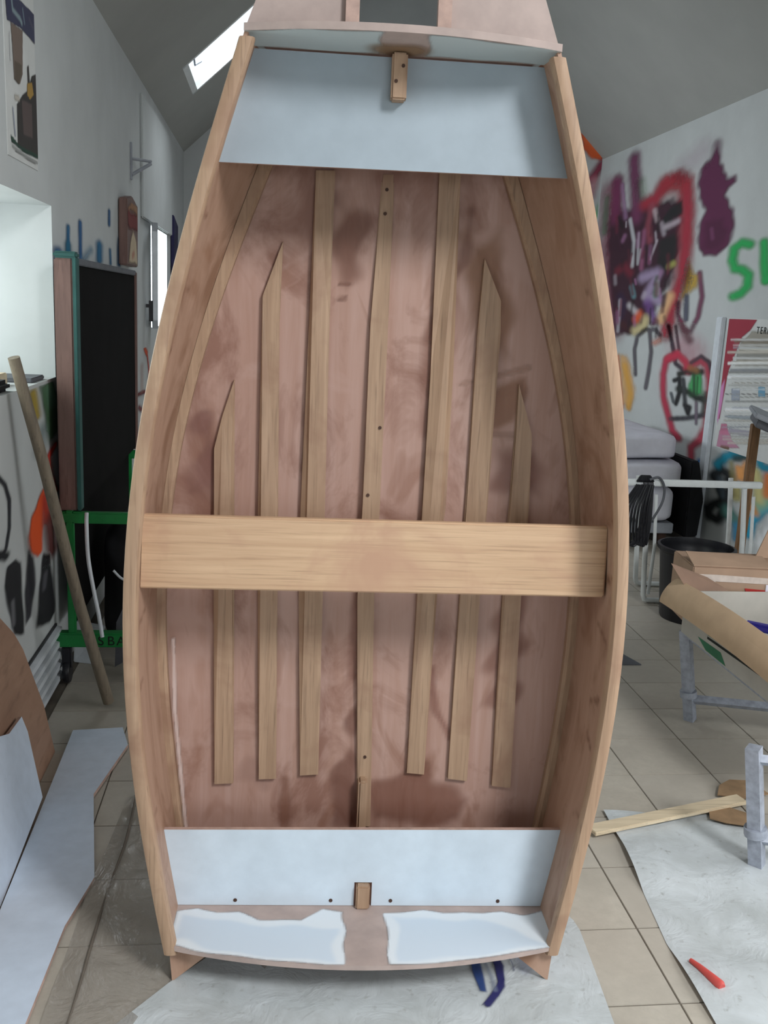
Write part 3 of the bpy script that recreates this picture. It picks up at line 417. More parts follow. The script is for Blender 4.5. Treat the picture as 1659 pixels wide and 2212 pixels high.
# floor: grout bed, tiles
floor = struct(obj('floor', bbox_((XL - .1, YF - .1, -.12), (XR + .1, YB + .1, -.003), .001), 'grout'))
TX, TY = .325, .301; gx = [1.075 + TX * k for k in range(-7, 9)]; gy0 = 3.508
tm = bbox_((-TX / 2 + .0022, -TY / 2 + .0022, -.004), (TX / 2 - .0022, TY / 2 - .0022, 0), .0012)
first = obj('tile', tm, 'tile', floor); tme = first.data
spots = []
k0 = math.ceil((XL - 1.075) / TX - .5)
for i in range(k0 - 1, k0 + 14):
    for j in range(-21, 23):
        cx = 1.075 + TX * (i + .5); cy = gy0 + TY * (j + .5)
        if cx < XL - .1 or cx > XR + .1 or cy < YF or cy > YB: continue
        spots.append((cx, cy))
vis = [s for s in spots if s[1] > 1.5]; vis.sort(key=lambda s: s[1]); near = vis[:300]; nset = set(near)
for k, (x, y) in enumerate(near):
    o = first if k == 0 else link('tile', tme, floor)
    o.location = (x, y, 0)
bm = NB()
for x, y in spots:
    if (x, y) in nset: continue
    box(bm, (x - TX / 2 + .0022, y - TY / 2 + .0022, -.004), (x + TX / 2 - .0022, y + TY / 2 - .0022, 0))
o = obj('tile_field', bm, 'tile', floor); o['kind'] = 'stuff'
# pilaster and trims
struct(obj('trim_1', bbox_((XL, 7.05, 2.235), (XL + .02, 9.0, 3.05), .008), 'wall'))
struct(obj('trim_2', bbox_((XR - .035, TRIM[0][1] - .05, .0), (XR, TRIM[0][1] + .05, 1.75), .006), 'white_plastic'))
# graffiti on the walls
fr = lambda U, V: (np.full(U.shape, XR - .003), U, V); fl_ = lambda U, V: (np.full(U.shape, XL + .003), U, V); fb = lambda U, V: (U, np.full(U.shape, YB - .003), V)
cr = (4.0, YB - .02, .02, 3.33)
for n, ops in (('graffiti_haze', G_haze), ('graffiti_purple_figure', G_purple), ('graffiti_face', G_mass), ('graffiti_leaf', G_leaf), ('graffiti_heart', G_heart), ('graffiti_amber', G_amber), ('graffiti_green_letters', G_letters), ('graffiti_ring_letters', G_low)):
    film(n, wall_right, ops, fr, .013, cr, .2, .44, 1.5)
film('graffiti_orange', wall_back, G_back, fb, .013, (XL, XR - .01, 0, ZR + 1), .2, 1, 1.4)
for n, ops in (('graffiti_blue_drips', L_blue), ('graffiti_flame', L_under), ('graffiti_black_drops', L_black), ('graffiti_red_drip', L_red)):
    film(n, wall_left, ops, fl_, .009, (2.6, 7.6 if n != 'graffiti_red_drip' else 9.5, .02, 1.33 if n != 'graffiti_blue_drips' else 2.6), .2, .27, 1.3)
# low louvred convector at the foot of the left wall
cv = empty('louvred_convector', (XL, 3.9, 0), 'low white louvred convector along the foot of the left wall', 'heater')
bm = NB(); box(bm, (.001, -.6, .01), (.01, .24, .27)); obj('back_plate', bm, 'black', cv)
for k in range(5):
    z = .02 + k * .052; bm = NB(); prism(bm, [(.01, -.6, z), (.03, -.6, z + .004), (.03, -.6, z + .026), (.01, -.6, z + .032)], (0, .84, 0)); obj('slat', bm, 'white_plastic', cv)

# ------------------------------------------------------------------ the dinghy
boat = empty('plywood_dinghy', (.267, 2.1255, 0), 'unpainted plywood dinghy standing upright on its stern, open side facing out', 'boat', rot=(math.radians(-2.3), 0, math.radians(-3)))
HW = np.array([(0, .492), (.1, .509), (.2, .529), (.4, .563), (.6, .589), (.8, .603), (1.0, .607), (1.2, .597), (1.4, .569), (1.6, .534), (1.8, .489), (2.0, .434), (2.2, .375), (2.3, .346)])
HC = np.array([(0, .49), (.09, .497), (.24, .527), (.48, .556), (.72, .578), (.92, .583), (1.19, .568), (1.32, .545), (1.56, .488), (1.73, .445), (1.9, .383), (2.05, .318), (2.3, .225)])
pw = np.polyfit(HW[:, 0], HW[:, 1], 5); pc = np.polyfit(HC[:, 0], HC[:, 1], 5)
hw = lambda z: float(np.polyval(pw, z)); hc = lambda z: float(np.polyval(pc, z))
dc = lambda z: .375 - .03 * ((z - 1.1) / 1.15) ** 2
ZS, ZB = .108, 2.275
# bottom panel
def fb1(s, t): z = ZS - .004 + (ZB - ZS + .008) * t; return (hc(z) * (2 * s - 1), dc(z), z)
def fb2(s, t): x, y, z = fb1(s, t); return (x, y + .009, z)
obj('bottom_panel', slab(NB(), fb1, fb2, 6, 40), 'ply', boat, True)
# side panels, running to pointed feet below the stern transom
for sg in (-1, 1):
    def side(s, t, off=0):
        d = s; z0 = ZS - .012
        ztop = ZB + .004
        z = z0 + (ztop - z0) * t; xg = hw(z) - .016; a = xg + (hc(z) + .002 - xg) * d ** 2.2
        return (sg * (a + off), .0 + d * dc(z), z)
    bm = slab(NB(), lambda s, t: side(s, t), lambda s, t: side(s, t, .009), 12, 44)
    obj('side_panel', bm, 'ply_side', boat, True)
    # gunwale: inner and outer strip rounded together
    bm = NB(); rings = []; sec = [(-.5, .3), (-.5, -.25), (-.38, -.45), (-.15, -.5), (.2, -.5), (.42, -.42), (.5, -.2), (.5, .3)]
    for k in range(49):
        z = .085 + (2.262 - .085) * k / 48; x = hw(z) - .017
        rings.append([bm.verts.new((sg * (x + a * .034), b * .036 + .004, z)) for a, b in sec])
    for k in range(48):
        for q in range(len(sec)): bm.faces.new((rings[k][q], rings[k][(q + 1) % len(sec)], rings[k + 1][(q + 1) % len(sec)], rings[k + 1][q]))
    bm.faces.new(rings[0]); bm.faces.new(rings[-1][::-1]); obj('gunwale', bm, 'pine_long', boat, True)
    bm = NB(); rings = []
    for k in range(41):
        z = .11 + (2.2 - .11) * k / 40; x = hc(z) - .004; y = dc(z) - .001
        rings.append([bm.verts.new((sg * q, y + b_, z)) for q, b_ in ((x + .004, .0), (x - .016, 0), (x - .016, -.022), (x - .008, -.03), (hw(z) - .016 + (hc(z) + .002 - hw(z) + .016) * (1 - .026 / dc(z)) ** 2.2, -.03))])
    for k in range(40):
        for q in range(5): bm.faces.new((rings[k][q], rings[k][(q + 1) % 5], rings[k + 1][(q + 1) % 5], rings[k + 1][q]))
    bm.faces.new(rings[0]); bm.faces.new(rings[-1][::-1]); obj('chine_log', bm, 'pine_long', boat)
# stringers and keelson
for n in ('L1', 'L2', 'L3', 'R3', 'R2', 'R1'):
    bm = NB(); P = [(x, dc(z) - .014, z) for x, z in ST[n]]
    a = [bm.verts.new(p) for p in P]; b = [bm.verts.new((p[0], dc(p[2]) - .0005, p[2])) for p in P]; q = len(P)
    bm.faces.new(a); bm.faces.new(b[::-1])
    for i in range(q): bm.faces.new((a[i], a[(i + 1) % q], b[(i + 1) % q], b[i]))
    bmesh.ops.triangulate(bm, faces=[f for f in bm.faces if len(f.verts) > 4]); obj('stringer', bm, 'pine_long', boat)
bm = NB(); P = [(x, dc(z) - .02, z) for x, z in ST['K']]; prism(bm, [(p[0], .352, p[2]) for p in P], (0, .022, 0)); ks = obj('keelson', bevel(bm, .003), 'pine_long', boat)
bm = bbox_((-.014, .318, .25), (.012, .36, .40), .006); obj('keelson_foot', bm, 'pine_long', boat)
for x, z in ((.003, .46), (.005, 1.405), (-.02, 1.22), (-.004, 2.02), (-.006, 1.96)):
    bm = NB(); lathe(bm, [(.0, -.001), (.0045, -.001), (.0045, .002), (0, .002)], (0, 0, 0), 10); bmesh.ops.rotate(bm, cent=(0, 0, 0), matrix=Matrix.Rotation(math.pi / 2, 3, 'X'), verts=bm.verts); bmesh.ops.translate(bm, vec=(x, .351, z), verts=bm.verts); obj('screw', bm, 'dark_wood', ks)
# thwart
bm = NB(); prism(bm, [(-.592, .115, 1.004), (.585, .115, 1.012), (.582, .115, 1.196), (-.586, .115, 1.19)], (0, .026, 0)); th = obj('thwart', bevel(bm, .004), 'pine_cross', boat)
for sg in (-1, 1):
    obj('thwart_cleat', bbox_((sg * .575 - .012, .142, 1.02), (sg * .575 + .012, .165, 1.18), .003), 'pine_long', boat)
# pointed feet below the stern corners
for sg in (-1, 1):
    bm = NB(); prism(bm, [(sg * .497, .012, ZS - .012), (sg * .352, .035, ZS - .012), (sg * .487, .004, .0)], (0, .012, 0)); obj('stern_foot', bm, 'ply_side', boat)
# white seats at both ends
bm = NB(); prism(bm, [(-.417, .10, 2.021), (.409, .10, 2.029), (.345, .10, 2.27), (-.345, .10, 2.27)], (0, .01, 0), 0, 1)
bow_seat = obj('bow_seat', bm, ['bow_paint_shaded', 'ply_edge'], boat); bow_seat['label'] = 'white painted bow seat panel'
bm = NB(); prism(bm, [(-.528, .17, ZS + .001), (-.022, .17, ZS + .001), (-.022, .17, .178), (.026, .17, .178), (.026, .17, ZS + .001), (.53, .17, ZS + .001), (.556, .17, .338), (-.556, .17, .328)], (0, .014, 0), 0, 1)
stern_seat = obj('stern_seat', bm, ['white_paint', 'ply_edge'], boat); stern_seat['label'] = 'white painted stern seat panel with a slot'
for x, z in SCREW:
    z = max(z, .124)
    bm = NB(); lathe(bm, [(.0, -.0016), (.0052, -.0014), (.0052, .001), (0, .001)], (0, 0, 0), 10); bmesh.ops.rotate(bm, cent=(0, 0, 0), matrix=Matrix.Rotation(math.pi / 2, 3, 'X'), verts=bm.verts); bmesh.ops.translate(bm, vec=(x, .1695, z), verts=bm.verts); obj('screw', bm, 'dark_wood', stern_seat)
def peg(name, x0, x1, z0, z1, y0, y1):
    bm = NB(); xm = (x0 + x1) / 2; r = (x1 - x0) / 2
    return obj(name, bbox_((x0, y0, z0), (x1, y1, z1), .004), 'pine_long', boat)
p = peg('bow_block', -.021, .014, 2.172, 2.272, .062, .10)
for dx, z in ((.004, 2.243), (-.011, 2.21)):
    bm = NB(); lathe(bm, [(.0, -.001), (.004, -.001), (.004, .002), (0, .002)], (0, 0, 0), 10); bmesh.ops.rotate(bm, cent=(0, 0, 0), matrix=Matrix.Rotation(math.pi / 2, 3, 'X'), verts=bm.verts); bmesh.ops.translate(bm, vec=(dx, .0615, z), verts=bm.verts); obj('screw', bm, 'dark_wood', p)
peg('stern_block', -.017, .02, ZS, .176, .150, .19)
# transoms, crowned along their free edge
def transom(name, z, th, crown, mats):
    n = 20; wf = hw(z) - .006; wb = hc(z) - .004
    front = [(wf * (2 * k / n - 1), -crown * (1 - (2 * k / n - 1) ** 2) - .004, z) for k in range(n + 1)]
    bm = NB(); prism(bm, front + [(wb, dc(z) - .002, z), (-wb, dc(z) - .002, z)], (0, 0, th)); return obj(name, bm, mats, boat)
stern_transom = transom('stern_transom', ZS - .012, .012, .083, 'ply_pale'); bow_transom = transom('bow_transom', ZB, .016, .06, 'ply_pale')
cs = lambda x: -.083 * (1 - (x / .503) ** 2) - .002; cb = lambda x: -.06 * (1 - (x / .345) ** 2) - .002
WP = (203, 217, 230); WP2 = (226, 234, 240)
def coat(sgn, x0, x1, cf, ymax, back):
    xs = [x0 + (x1 - x0) * k / 8 for k in range(9)]
    return [[x, cf(x) + .001] for x in xs] + [[xs[8 - k], back(k)] for k in range(9)]
rs = random.Random(3)
ops = [('p', coat(1, -.497, -.05, cs, 0, lambda k: .15 - .05 * (k in (2, 3, 4)) + rs.uniform(-.014, .014)), .005, WP2, .97), ('p', coat(1, .058, .497, cs, 0, lambda k: .155 - rs.uniform(0, .025)), .005, WP2, .97),
       ('p', [[-.49, .02], [-.3, -.045], [-.075, -.075], [-.07, .06], [-.25, .075], [-.4, .1], [-.48, .13]], .012, WP, .9), ('p', [[.08, -.072], [.3, -.045], [.47, .0], [.4, .06], [.3, .11], [.08, .12]], .012, WP, .9)]
film('white_paint_coat', stern_transom, ops, lambda U, V: (U, V, np.full(U.shape, ZS + .0006)), .006, (-.5, .5, -.09, .168), 1.0)
ops = [('p', coat(1, -.34, -.05, cb, 0, lambda k: .098), .008, (190, 202, 204), .97), ('p', coat(1, .05, .34, cb, 0, lambda k: .098), .008, (190, 202, 204), .97)]
film('white_paint_coat', bow_transom, ops, lambda U, V: (U, V, np.full(U.shape, ZB - .0006)), .006, (-.345, .345, -.07, .099), 1.0)
film('resin_stain', bow_transom, [('s', [[-.035, .06], [.02, .055]], .05, .6, (150, 118, 84), .7), ('s', [[-.02, .09], [.01, .09]], .02, .6, (110, 76, 52), .8)], lambda U, V: (U, V, np.full(U.shape, ZB - .0012)), .006, (-.1, .1, -.05, .099))
# bow board above the transom with its square notch
for sg in (-1, 1):
    xo0, xo1, xi = .345, .20, (.10 if sg < 0 else .071)
    bm = NB(); prism(bm, [(sg * xi, .02, ZB + .016), (sg * xo0, .02, ZB + .016), (sg * xo1, .05, ZB + .42), (sg * xi, .05, ZB + .42)], (0, .012, 0)); obj('bow_board', bm, 'ply_pale', boat)
    bm = NB(); prism(bm, [(sg * xi, .005, ZB + .016), (sg * (xi + .03), .005, ZB + .016), (sg * (xi + .03), .034, ZB + .42), (sg * xi, .034, ZB + .42)], (0, .0145, 0)); obj('notch_batten', bm, 'ply_edge', boat)
# runs of dried resin on the bottom panel and sides
fbm = lambda U, V: (U, np.array([dc(v) - .0008 for v in V]), V)
RB = (118, 72, 54); 
_f = film('resin_stain', boat.children[0], [('p', [[.02, .25], [.30, .25], [.31, .33], [.2, .385], [.16, .44], [.09, .40], [.03, .38]], .03, (142, 96, 79), 0.60), ('p', [[-.08, .25], [-.02, .25], [-.02, .62], [-.035, .7], [-.05, .45], [-.085, .40]], .02, (136, 94, 80), 0.56), ('s', [[-.22, .25], [-.225, .38]], .018, .8, (146, 100, 81), 0.52),
     ('p', [[.27, 1.40], [.39, 1.42], [.40, 1.56], [.30, 1.53]], .02, (162, 119, 92), 0.52), ('s', [[.22, 1.53], [.40, 1.58]], .009, .7, (186, 150, 133), 0.52), ('s', [[.30, 1.40], [.41, 1.39]], .01, .7, (184, 148, 132), 0.45), ('p', [[.33, 1.25], [.47, 1.22], [.45, 1.36], [.34, 1.35]], .03, (151, 106, 92), 0.45), ('s', [[.16, 1.75], [.13, 1.55], [.145, 1.4]], .03, .9, (149, 106, 92), 0.45), ('s', [[.22, 1.98], [.21, 1.85], [.16, 1.78], [.13, 1.65]], .018, .8, (140, 99, 84), 0.45),
     ('p', [[.21, 1.9], [.30, 1.93], [.34, 1.75], [.36, 1.6], [.27, 1.62], [.24, 1.75]], .03, (166, 124, 95), 0.52), ('p', [[-.13, 1.98], [-.06, 1.98], [-.07, 1.8], [-.1, 1.76], [-.13, 1.85]], .03, (142, 100, 85), 0.52), ('s', [[-.115, 1.78], [-.09, 1.778]], .006, .5, (137, 98, 84), 0.60), ('s', [[-.12, 1.74], [-.10, 1.742]], .005, .5, (144, 104, 89), 0.52),
     ('p', [[.34, .62], [.42, .62], [.45, .98], [.38, .99], [.36, .8]], .03, (154, 107, 92), 0.45), ('s', [[.18, .72], [.2, .6], [.25, .52]], .014, .7, (155, 109, 95), 0.52), ('p', [[-.50, 1.21], [-.42, 1.21], [-.42, 1.36], [-.47, 1.42]], .03, (146, 102, 93), 0.52), ('s', [[-.03, .95], [-.04, .7]], .02, .7, (157, 113, 99), 0.52), ('p', [[-.33, .45], [-.25, .42], [-.28, .36], [-.36, .38]], .02, (186, 150, 136), 0.38)], fbm, .008, (-.55, .55, .2, 2.05), .8); _f['kind'] = 'stuff'
sdm = lambda sg: (lambda U, V: (np.array([sg * ((hw(v) - .016) + (hc(v) + .002 - hw(v) + .016) * u ** 2.2 - .0012) for u, v in zip(U, V)]), np.array([u * dc(v) for u, v in zip(U, V)]), V))
sides = [c for c in boat.children if c.name.startswith('side_panel')]
for sg, sd in zip((-1, 1), sides):
    rr = random.Random(5 + sg); ops = []
    for k in range(10):
        z = .42 + k * .165 + rr.uniform(-.03, .03); u = rr.choice([.12, .16, .22]); ops.append(('s', [[u, z], [u + rr.uniform(.05, .3), z + rr.uniform(-.03, .04)]], rr.uniform(.006, .012), .9, rr.choice([(140, 92, 66), (150, 104, 76), (132, 88, 60)]), rr.uniform(.2, .4)))
    film('resin_stain', sd, ops, sdm(sg), .012, (.06, .93, .35, 2.0), .8)['kind'] = 'stuff'
ops = [('s', [[-.53, .25], [-.545, .40], [-.565, .60], [-.57, .8]], .006, .6, (214, 196, 190), .8)]
film('filler_bead', boat.children[0], [(o[0], [[p[0] + .03, p[1]] for p in o[1]]) + o[2:] for o in ops], lambda U, V: (U, np.array([dc(v) - .0295 for v in V]), V), .006)

# ------------------------------------------------------------------ left side of the room
# leaning pole
bm = NB(); tube(bm, [(-.893, 3.47, 1.475), (-.83, 3.57, 1.1), (-.74, 3.72, .5), (-.655, 3.855, .022)], [.021, .022, .023, .024], 12); tag(obj('wooden_pole', bm, 'pole_wood', None, True), 'long weathered wooden pole leaning on the left window sill', 'pole')
# blackboard on a green stand
bb = empty('blackboard_stand', (-.845, 4.12, 0), 'tall blackboard in a wooden frame on a green metal stand', 'blackboard')
L = 1.76
obj('board_panel', bbox_((-.03, .02, .80), (.035, L, 1.815), .003), 'slate', bb)
obj('dark_infill', bbox_((-.012, .06, .26), (.0, L - .08, .80), .002), 'slate', bb)  # black panel added to keep the space under the board dark
obj('end_post', bbox_((-.045, -.01, .79), (.028, .05, 1.84), .006), 'rosewood', bb); obj('edge_strip', bbox_((.029, -.012, .79), (.046, .05, 1.845), .003), 'teal', bb)
obj('end_post', bbox_((-.045, L - .03, .79), (.045, L + .02, 1.84), .006), 'rosewood', bb)
obj('top_rail', bbox_((-.04, .0, 1.816), (.042, L, 1.845), .004), 'greydark', bb); obj('post_cap', bbox_((-.047, -.014, 1.841), (.048, .06, 1.868), .008), 'teal', bb)
for y in (-.02, L - .05):
    obj('upright', bbox_((-.02, y, .2), (.012, y + .032, .79), .004), 'green', bb)
    obj('cross_arm', bbox_((-.04, y - .002, .735), (.30, y + .034, .785), .006), 'green', bb)
    ft = obj('foot_beam', bbox_((-.075, y - .012, .175), (.42, y + .044, .24), .006), 'green', bb)
    if y < 0: lettering('lettering', 'SBA', .06, Matrix.Translation((.165, y - .0125, .205)) @ Matrix.Rotation(math.pi / 2, 4, 'X'), 'text', ft)
    for x in (-.03, .36):
        c = obj('caster_fork', bbox_((x - .02, y - .005, .07), (x + .02, y + .037, .175), .006), 'black', bb)
        bm = NB(); lathe(bm, [(0, -.014), (.05, -.014), (.054, -.008), (.054, .008), (.05, .014), (0, .014)], (0, 0, 0), 20); bmesh.ops.rotate(bm, cent=(0, 0, 0), matrix=Matrix.Rotation(math.pi / 2, 3, 'Y'), verts=bm.verts); bmesh.ops.translate(bm, vec=(x, y + .016, .055), verts=bm.verts); obj('wheel', bm, 'black', c, True)
# cables hanging from the stand
def cable(name, pts, r, mat, label):
    bm = NB(); tube(bm, curve_pts(pts, 8), r, 8); return tag(obj(name, bm, mat, None, True), label, 'cable')
cable('white_cable', [(-.77, 4.07, .79), (-.768, 4.05, .74), (-.762, 4.04, .6), (-.74, 4.03, .46), (-.72, 4.02, .36), (-.705, 4.02, .25)], .0085, 'white_plastic', 'white cable hanging straight down from the green stand arm')
cable('white_lead', [(-.50, 4.15, .93), (-.545, 4.15, .86), (-.56, 4.15, .78), (-.545, 4.15, .70), (-.515, 4.15, .6), (-.50, 4.15, .52)], .006, 'white_plastic', 'thin white lead bowing out beside the dinghy edge')
cable('grey_lead', [(-.70, 4.3, .47), (-.66, 4.3, .43), (-.60, 4.3, .415), (-.53, 4.3, .41)], .006, 'white_plastic', 'short pale lead hanging below the blackboard')
# dark bundle and scraps under the blackboard
def lump(name, c, s, mat, label, cat, seed=1, amp=.12):
    bm = NB(); bmesh.ops.create_icosphere(bm, subdivisions=4, radius=1); rs = random.Random(seed); ph = [rs.uniform(0, 6) for _ in range(9)]
    for v in bm.verts:
        p = v.co; n = 1 + amp * (math.sin(3 * p.x + ph[0]) * math.sin(4 * p.y + ph[1]) + .6 * math.sin(7 * p.z + ph[2] + 3 * p.x) + .4 * math.sin(11 * p.y + 5 * p.x + ph[3]))
        e = .55; q = Vector([math.copysign(abs(a) ** e, a) for a in p]); v.co = Vector((q.x * s[0] * n, q.y * s[1] * n, q.z * s[2] * n))
    zmin = min(v.co.z for v in bm.verts)
    for v in bm.verts: v.co += Vector((c[0], c[1], c[2] - zmin))
    return tag(obj(name, bm, mat, None, True), label, cat)
lump('black_bag', (-.67, 4.82, 0), (.13, .36, .31), 'black_soft', 'black fabric bag heaped on the floor behind the blackboard stand', 'bag', 2, .06)
tag(obj('white_tray', bevel(prism(NB(), [(-.90, 4.36, .0), (-.80, 4.33, .0), (-.76, 4.40, .16), (-.90, 4.42, .18)], (0, .03, 0)), .004), 'white_plastic'), 'small white plastic tray leaning behind the stand caster', 'tray')
tag(obj('grey_offcut', prism(NB(), [(-.70, 4.30, .0), (-.62, 4.30, .05), (-.56, 4.31, .36), (-.62, 4.31, .38), (-.69, 4.30, .22)], (0, .012, 0)), 'greydark'), 'dark grey board offcut leaning under the blackboard', 'board')
# boards on the floor, left
P = [Vector(p) for p in WB2]; tag(obj('cut_board', prism(NB(), P, (0, 0, -.014), 0, 1), ['white_board', 'ply_edge']), 'white panel cut with an angled notch lying flat beside the dinghy', 'panel')
P = [Vector(p) for p in WB1]; P = P[:5] + [Vector((-.726, 2.448, .0045)), ] ; bm = prism(NB(), P, (-.012, 0, -.003), 0, 1); tag(obj('cut_board', bm, ['white_board', 'ply_edge']), 'white pointed panel offcut propped up by the left wall', 'panel')
B = [Vector(p) for p in BRN[:4]]; B += [Vector((-.785, 3.44, .0)), Vector((-.785, 2.3, .0)), Vector((-.889, 2.3, .8)), Vector((-.889, 2.95, .8))]
tag(obj('plywood_sheet', prism(NB(), B, (-.01, 0, -.0015)), 'brown_ply'), 'brown plywood sheet leaning against the left wall', 'board')
# clear film and white paper under the dinghy
def sheet(name, outline, z, mat, label, cat, amp=.004, res=.03, holes=None, seed=0):
    U0, U1 = min(p[0] for p in outline), max(p[0] for p in outline); V0, V1 = min(p[1] for p in outline), max(p[1] for p in outline)
    bm = NB(); f = bm.faces.new([bm.verts.new((p[0], p[1], 0)) for p in outline])
    for ax, lo, hi in ((0, U0, U1), (1, V0, V1)):
        n = int((hi - lo) / res)
        for k in range(1, n):
            co = [0, 0, 0]; co[ax] = lo + (hi - lo) * k / n; no = [0, 0, 0]; no[ax] = 1
            bmesh.ops.bisect_plane(bm, geom=list(bm.verts) + list(bm.edges) + list(bm.faces), plane_co=co, plane_no=no)
    rs = random.Random(seed); W_ = [(rs.uniform(-14, 14), rs.uniform(-14, 14), rs.uniform(0, 6)) for _ in range(6)]
    for v in bm.verts: v.co.z = z + amp * max(0, sum(math.sin(v.co.x * a + v.co.y * b + c) for a, b, c in W_) / 2.2 + .2)
    return tag(obj(name, bm, mat, None, True), label, cat)
sheet('clear_film', [(-.52, 1.7), (-.50, 2.5), (-.47, 3.0), (-.42, 3.15), (.15, 3.2), (.25, 2.5), (-.05, 2.1), (-.28, 2.05), (-.40, 1.7)], .0015, 'clear', 'crinkled clear plastic film on the floor under the dinghy edge', 'plastic film', .006, .02, seed=4)
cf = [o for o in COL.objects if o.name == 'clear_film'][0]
bm = NB(); tube(bm, curve_pts([(-.455, 1.75, .008), (-.447, 2.1, .006), (-.443, 2.5, .007), (-.43, 2.8, .006), (-.437, 3.1, .006)], 8), .004, 8); obj('edge_shadow', bm, 'grout', cf, True)  # thin dark strip stands for the shadow line along the film edge
paper = sheet('paper_sheet', [(-.62, 1.55), (-.36, 1.98), (-.226, 2.147), (-.02, 2.36), (.35, 2.62), (.78, 2.62), (.90, 2.345), (.905, 2.30), (.876, 1.93), (.86, 1.55)], .003, 'sheet', 'white sheet with blue curved print under the dinghy stern', 'sheet', .0012, .03, seed=9)
film('blue_print', paper, [('p', [p[:2] for p in LOGO1], .006, (34, 62, 118), .95), ('s', [[.632, 2.235], [.642, 2.16], [.625, 2.085], [.575, 2.02]], .011, .5, (34, 34, 92), .95), ('p', [p[:2] for p in LOGO2], .003, (34, 34, 92), .95), ('s', [[.60, 2.19], [.607, 2.12], [.605, 2.07]], .008, .9, (120, 130, 150), .5), ('s', [[.665, 2.22], [.675, 2.17], [.672, 2.14]], .003, .6, (80, 84, 110), .7), ('s', [[.70, 2.22], [.705, 2.15]], .03, .95, (150, 156, 180), .4)], lambda U, V: (U, V, np.full(U.shape, .0062)), .003, None, .4)
drop = sheet('polythene_sheet', [p[:2] for p in SHEET[:5]] + [[2.3, 2.5], [2.2, 1.6], [1.12, 1.6]] + [p[:2] for p in SHEET[7:]], .0015, 'sheet', 'creased white polythene sheet on the tiles right of the dinghy', 'sheet', .009, .025, seed=21)
tag(obj('pine_lath', bbox_((0, -.028, 0), (.66, .028, .014), .002, Matrix.Translation((1.10, 2.79, .012)) @ Matrix.Rotation(math.radians(16.5), 4, 'Z')), 'plank_wood'), 'pale pine lath lying across the white polythene sheet', 'lath')
for pts, lab in (([(1.555, 2.86), (1.60, 2.83), (1.69, 2.80), (1.74, 2.86), (1.66, 2.93), (1.58, 2.92)], 'scrap of brown paper just in front of the pale lath'), ([(1.66, 3.02), (1.70, 3.09), (1.76, 3.13), (1.84, 3.12), (1.86, 3.02), (1.74, 2.99)], 'scrap of brown paper just behind the pale lath')):
    tag(obj('paper_scrap', prism(NB(), [(x, y, .012) for x, y in pts], (0, 0, .004)), 'sheet_brown'), lab, 'paper scrap')
bm = NB(); tube(bm, [(1.163, 2.142, .016), (1.175, 2.11, .018), (1.188, 2.065, .02), (1.197, 2.038, .02), (1.199, 2.03, .019)], [.006, .0085, .012, .014, .010], 12); br = tag(obj('brush_handle', bm, 'redbrush', None, True), 'red plastic brush handle on the white polythene sheet', 'brush')
bm = NB(); prism(bm, [(1.70, 4.336, 0), (1.885, 4.336, 0), (1.80, 4.62, 0), (1.70, 4.62, 0)], (0, 0, .006)); tag(obj('floor_mat', bm, 'greydark'), 'dark grey floor mat poking out behind the dinghy', 'mat')

# things on the sill
tag(obj('folded_cloth', bbox_((-1.12, 3.42, 1.343), (-.945, 3.62, 1.385), .015), 'black_soft'), 'dark folded cloth on the left window sill edge', 'cloth')
tag(obj('wood_block', bbox_((-1.22, 3.66, 1.343), (-1.02, 3.86, 1.39), .004, ), 'plank_wood'), 'pale wooden block on the left window sill', 'block')
tag(obj('metal_file', bbox_((-1.16, 3.95, 1.343), (-.95, 4.16, 1.362), .004), 'greydark'), 'flat dark tool case on the window sill beyond the pole', 'tool')
bm = NB(); lathe(bm, [(0, 0), (.03, 0), (.032, .05), (.026, .06), (0, .06)], (-1.13, 4.02, 1.362), 16); tag(obj('plastic_pot', bm, 'white_plastic', None, True), 'small white pot standing on the dark tool case', 'pot')
tag(obj('black_pouch', bevel(prism(NB(), [(-1.2, 3.2, 1.343), (-.95, 3.2, 1.343), (-.96, 3.2, 1.395), (-1.15, 3.2, 1.40)], (0, .15, 0)), .012), 'black_soft'), 'black pouch at the near end of the left window sill', 'pouch')
# poster, plank and bracket on the left wall
ps = tag(obj('wall_poster', bbox_((XL, 3.625, 2.165), (XL + .003, 4.06, 2.95), .0005), 'paper'), 'tall poster with dark tree trunk print high on the left wall', 'poster')
film('printed_picture', ps, L_poster, lambda U, V: (np.full(U.shape, XL + .005), U, V), .005, (3.63, 4.055, 2.17, 2.94), .2)
ap = empty('painted_plank', (XL, 6.25, 1.9), 'red and cream painted plank fixed to the wall above the blackboard', 'plank')
obj('plank_body', bevel(prism(NB(), [(.005, -.22, -.02), (.005, .24, -.02), (.005, .26, .36), (.005, .02, .40), (.005, -.2, .37)], (.05, 0, 0)), .006), 'rosewood', ap)
film('painted_figure', ap, [('p', [[-.16, .0], [.2, .0], [.16, .14], [.02, .2], [-.1, .12]], .02, (196, 178, 150), .95), ('p', [[-.2, .2], [.22, .2], [.22, .3], [-.2, .3]], .03, (120, 44, 40), .9), ('p', [[-.18, .31], [.22, .31], [.2, .36], [0, .37]], .02, (160, 118, 84), .9), ('s', [[-.02, .04], [.06, .06]], .03, .7, (170, 110, 90), .8)], lambda U, V: (np.full(U.shape, .0575), U, V), .01, (-.2, .25, -.015, .355))
br = empty('wall_bracket', (XL, 6.7, 2.56), 'small grey metal bracket high on the left wall', 'bracket')
obj('back_strip', bbox_((0, -.13, -.13), (.012, -.1, .10), .003), 'grey', br); bm = NB(); tube(bm, [(.006, -.115, -.1), (.10, .1, -.0)], .012, 8); obj('strut', bm, 'grey', br); bm = NB(); tube(bm, [(.006, -.115, .0), (.10, .12, .02)], .01, 8); obj('arm', bm, 'grey', br)
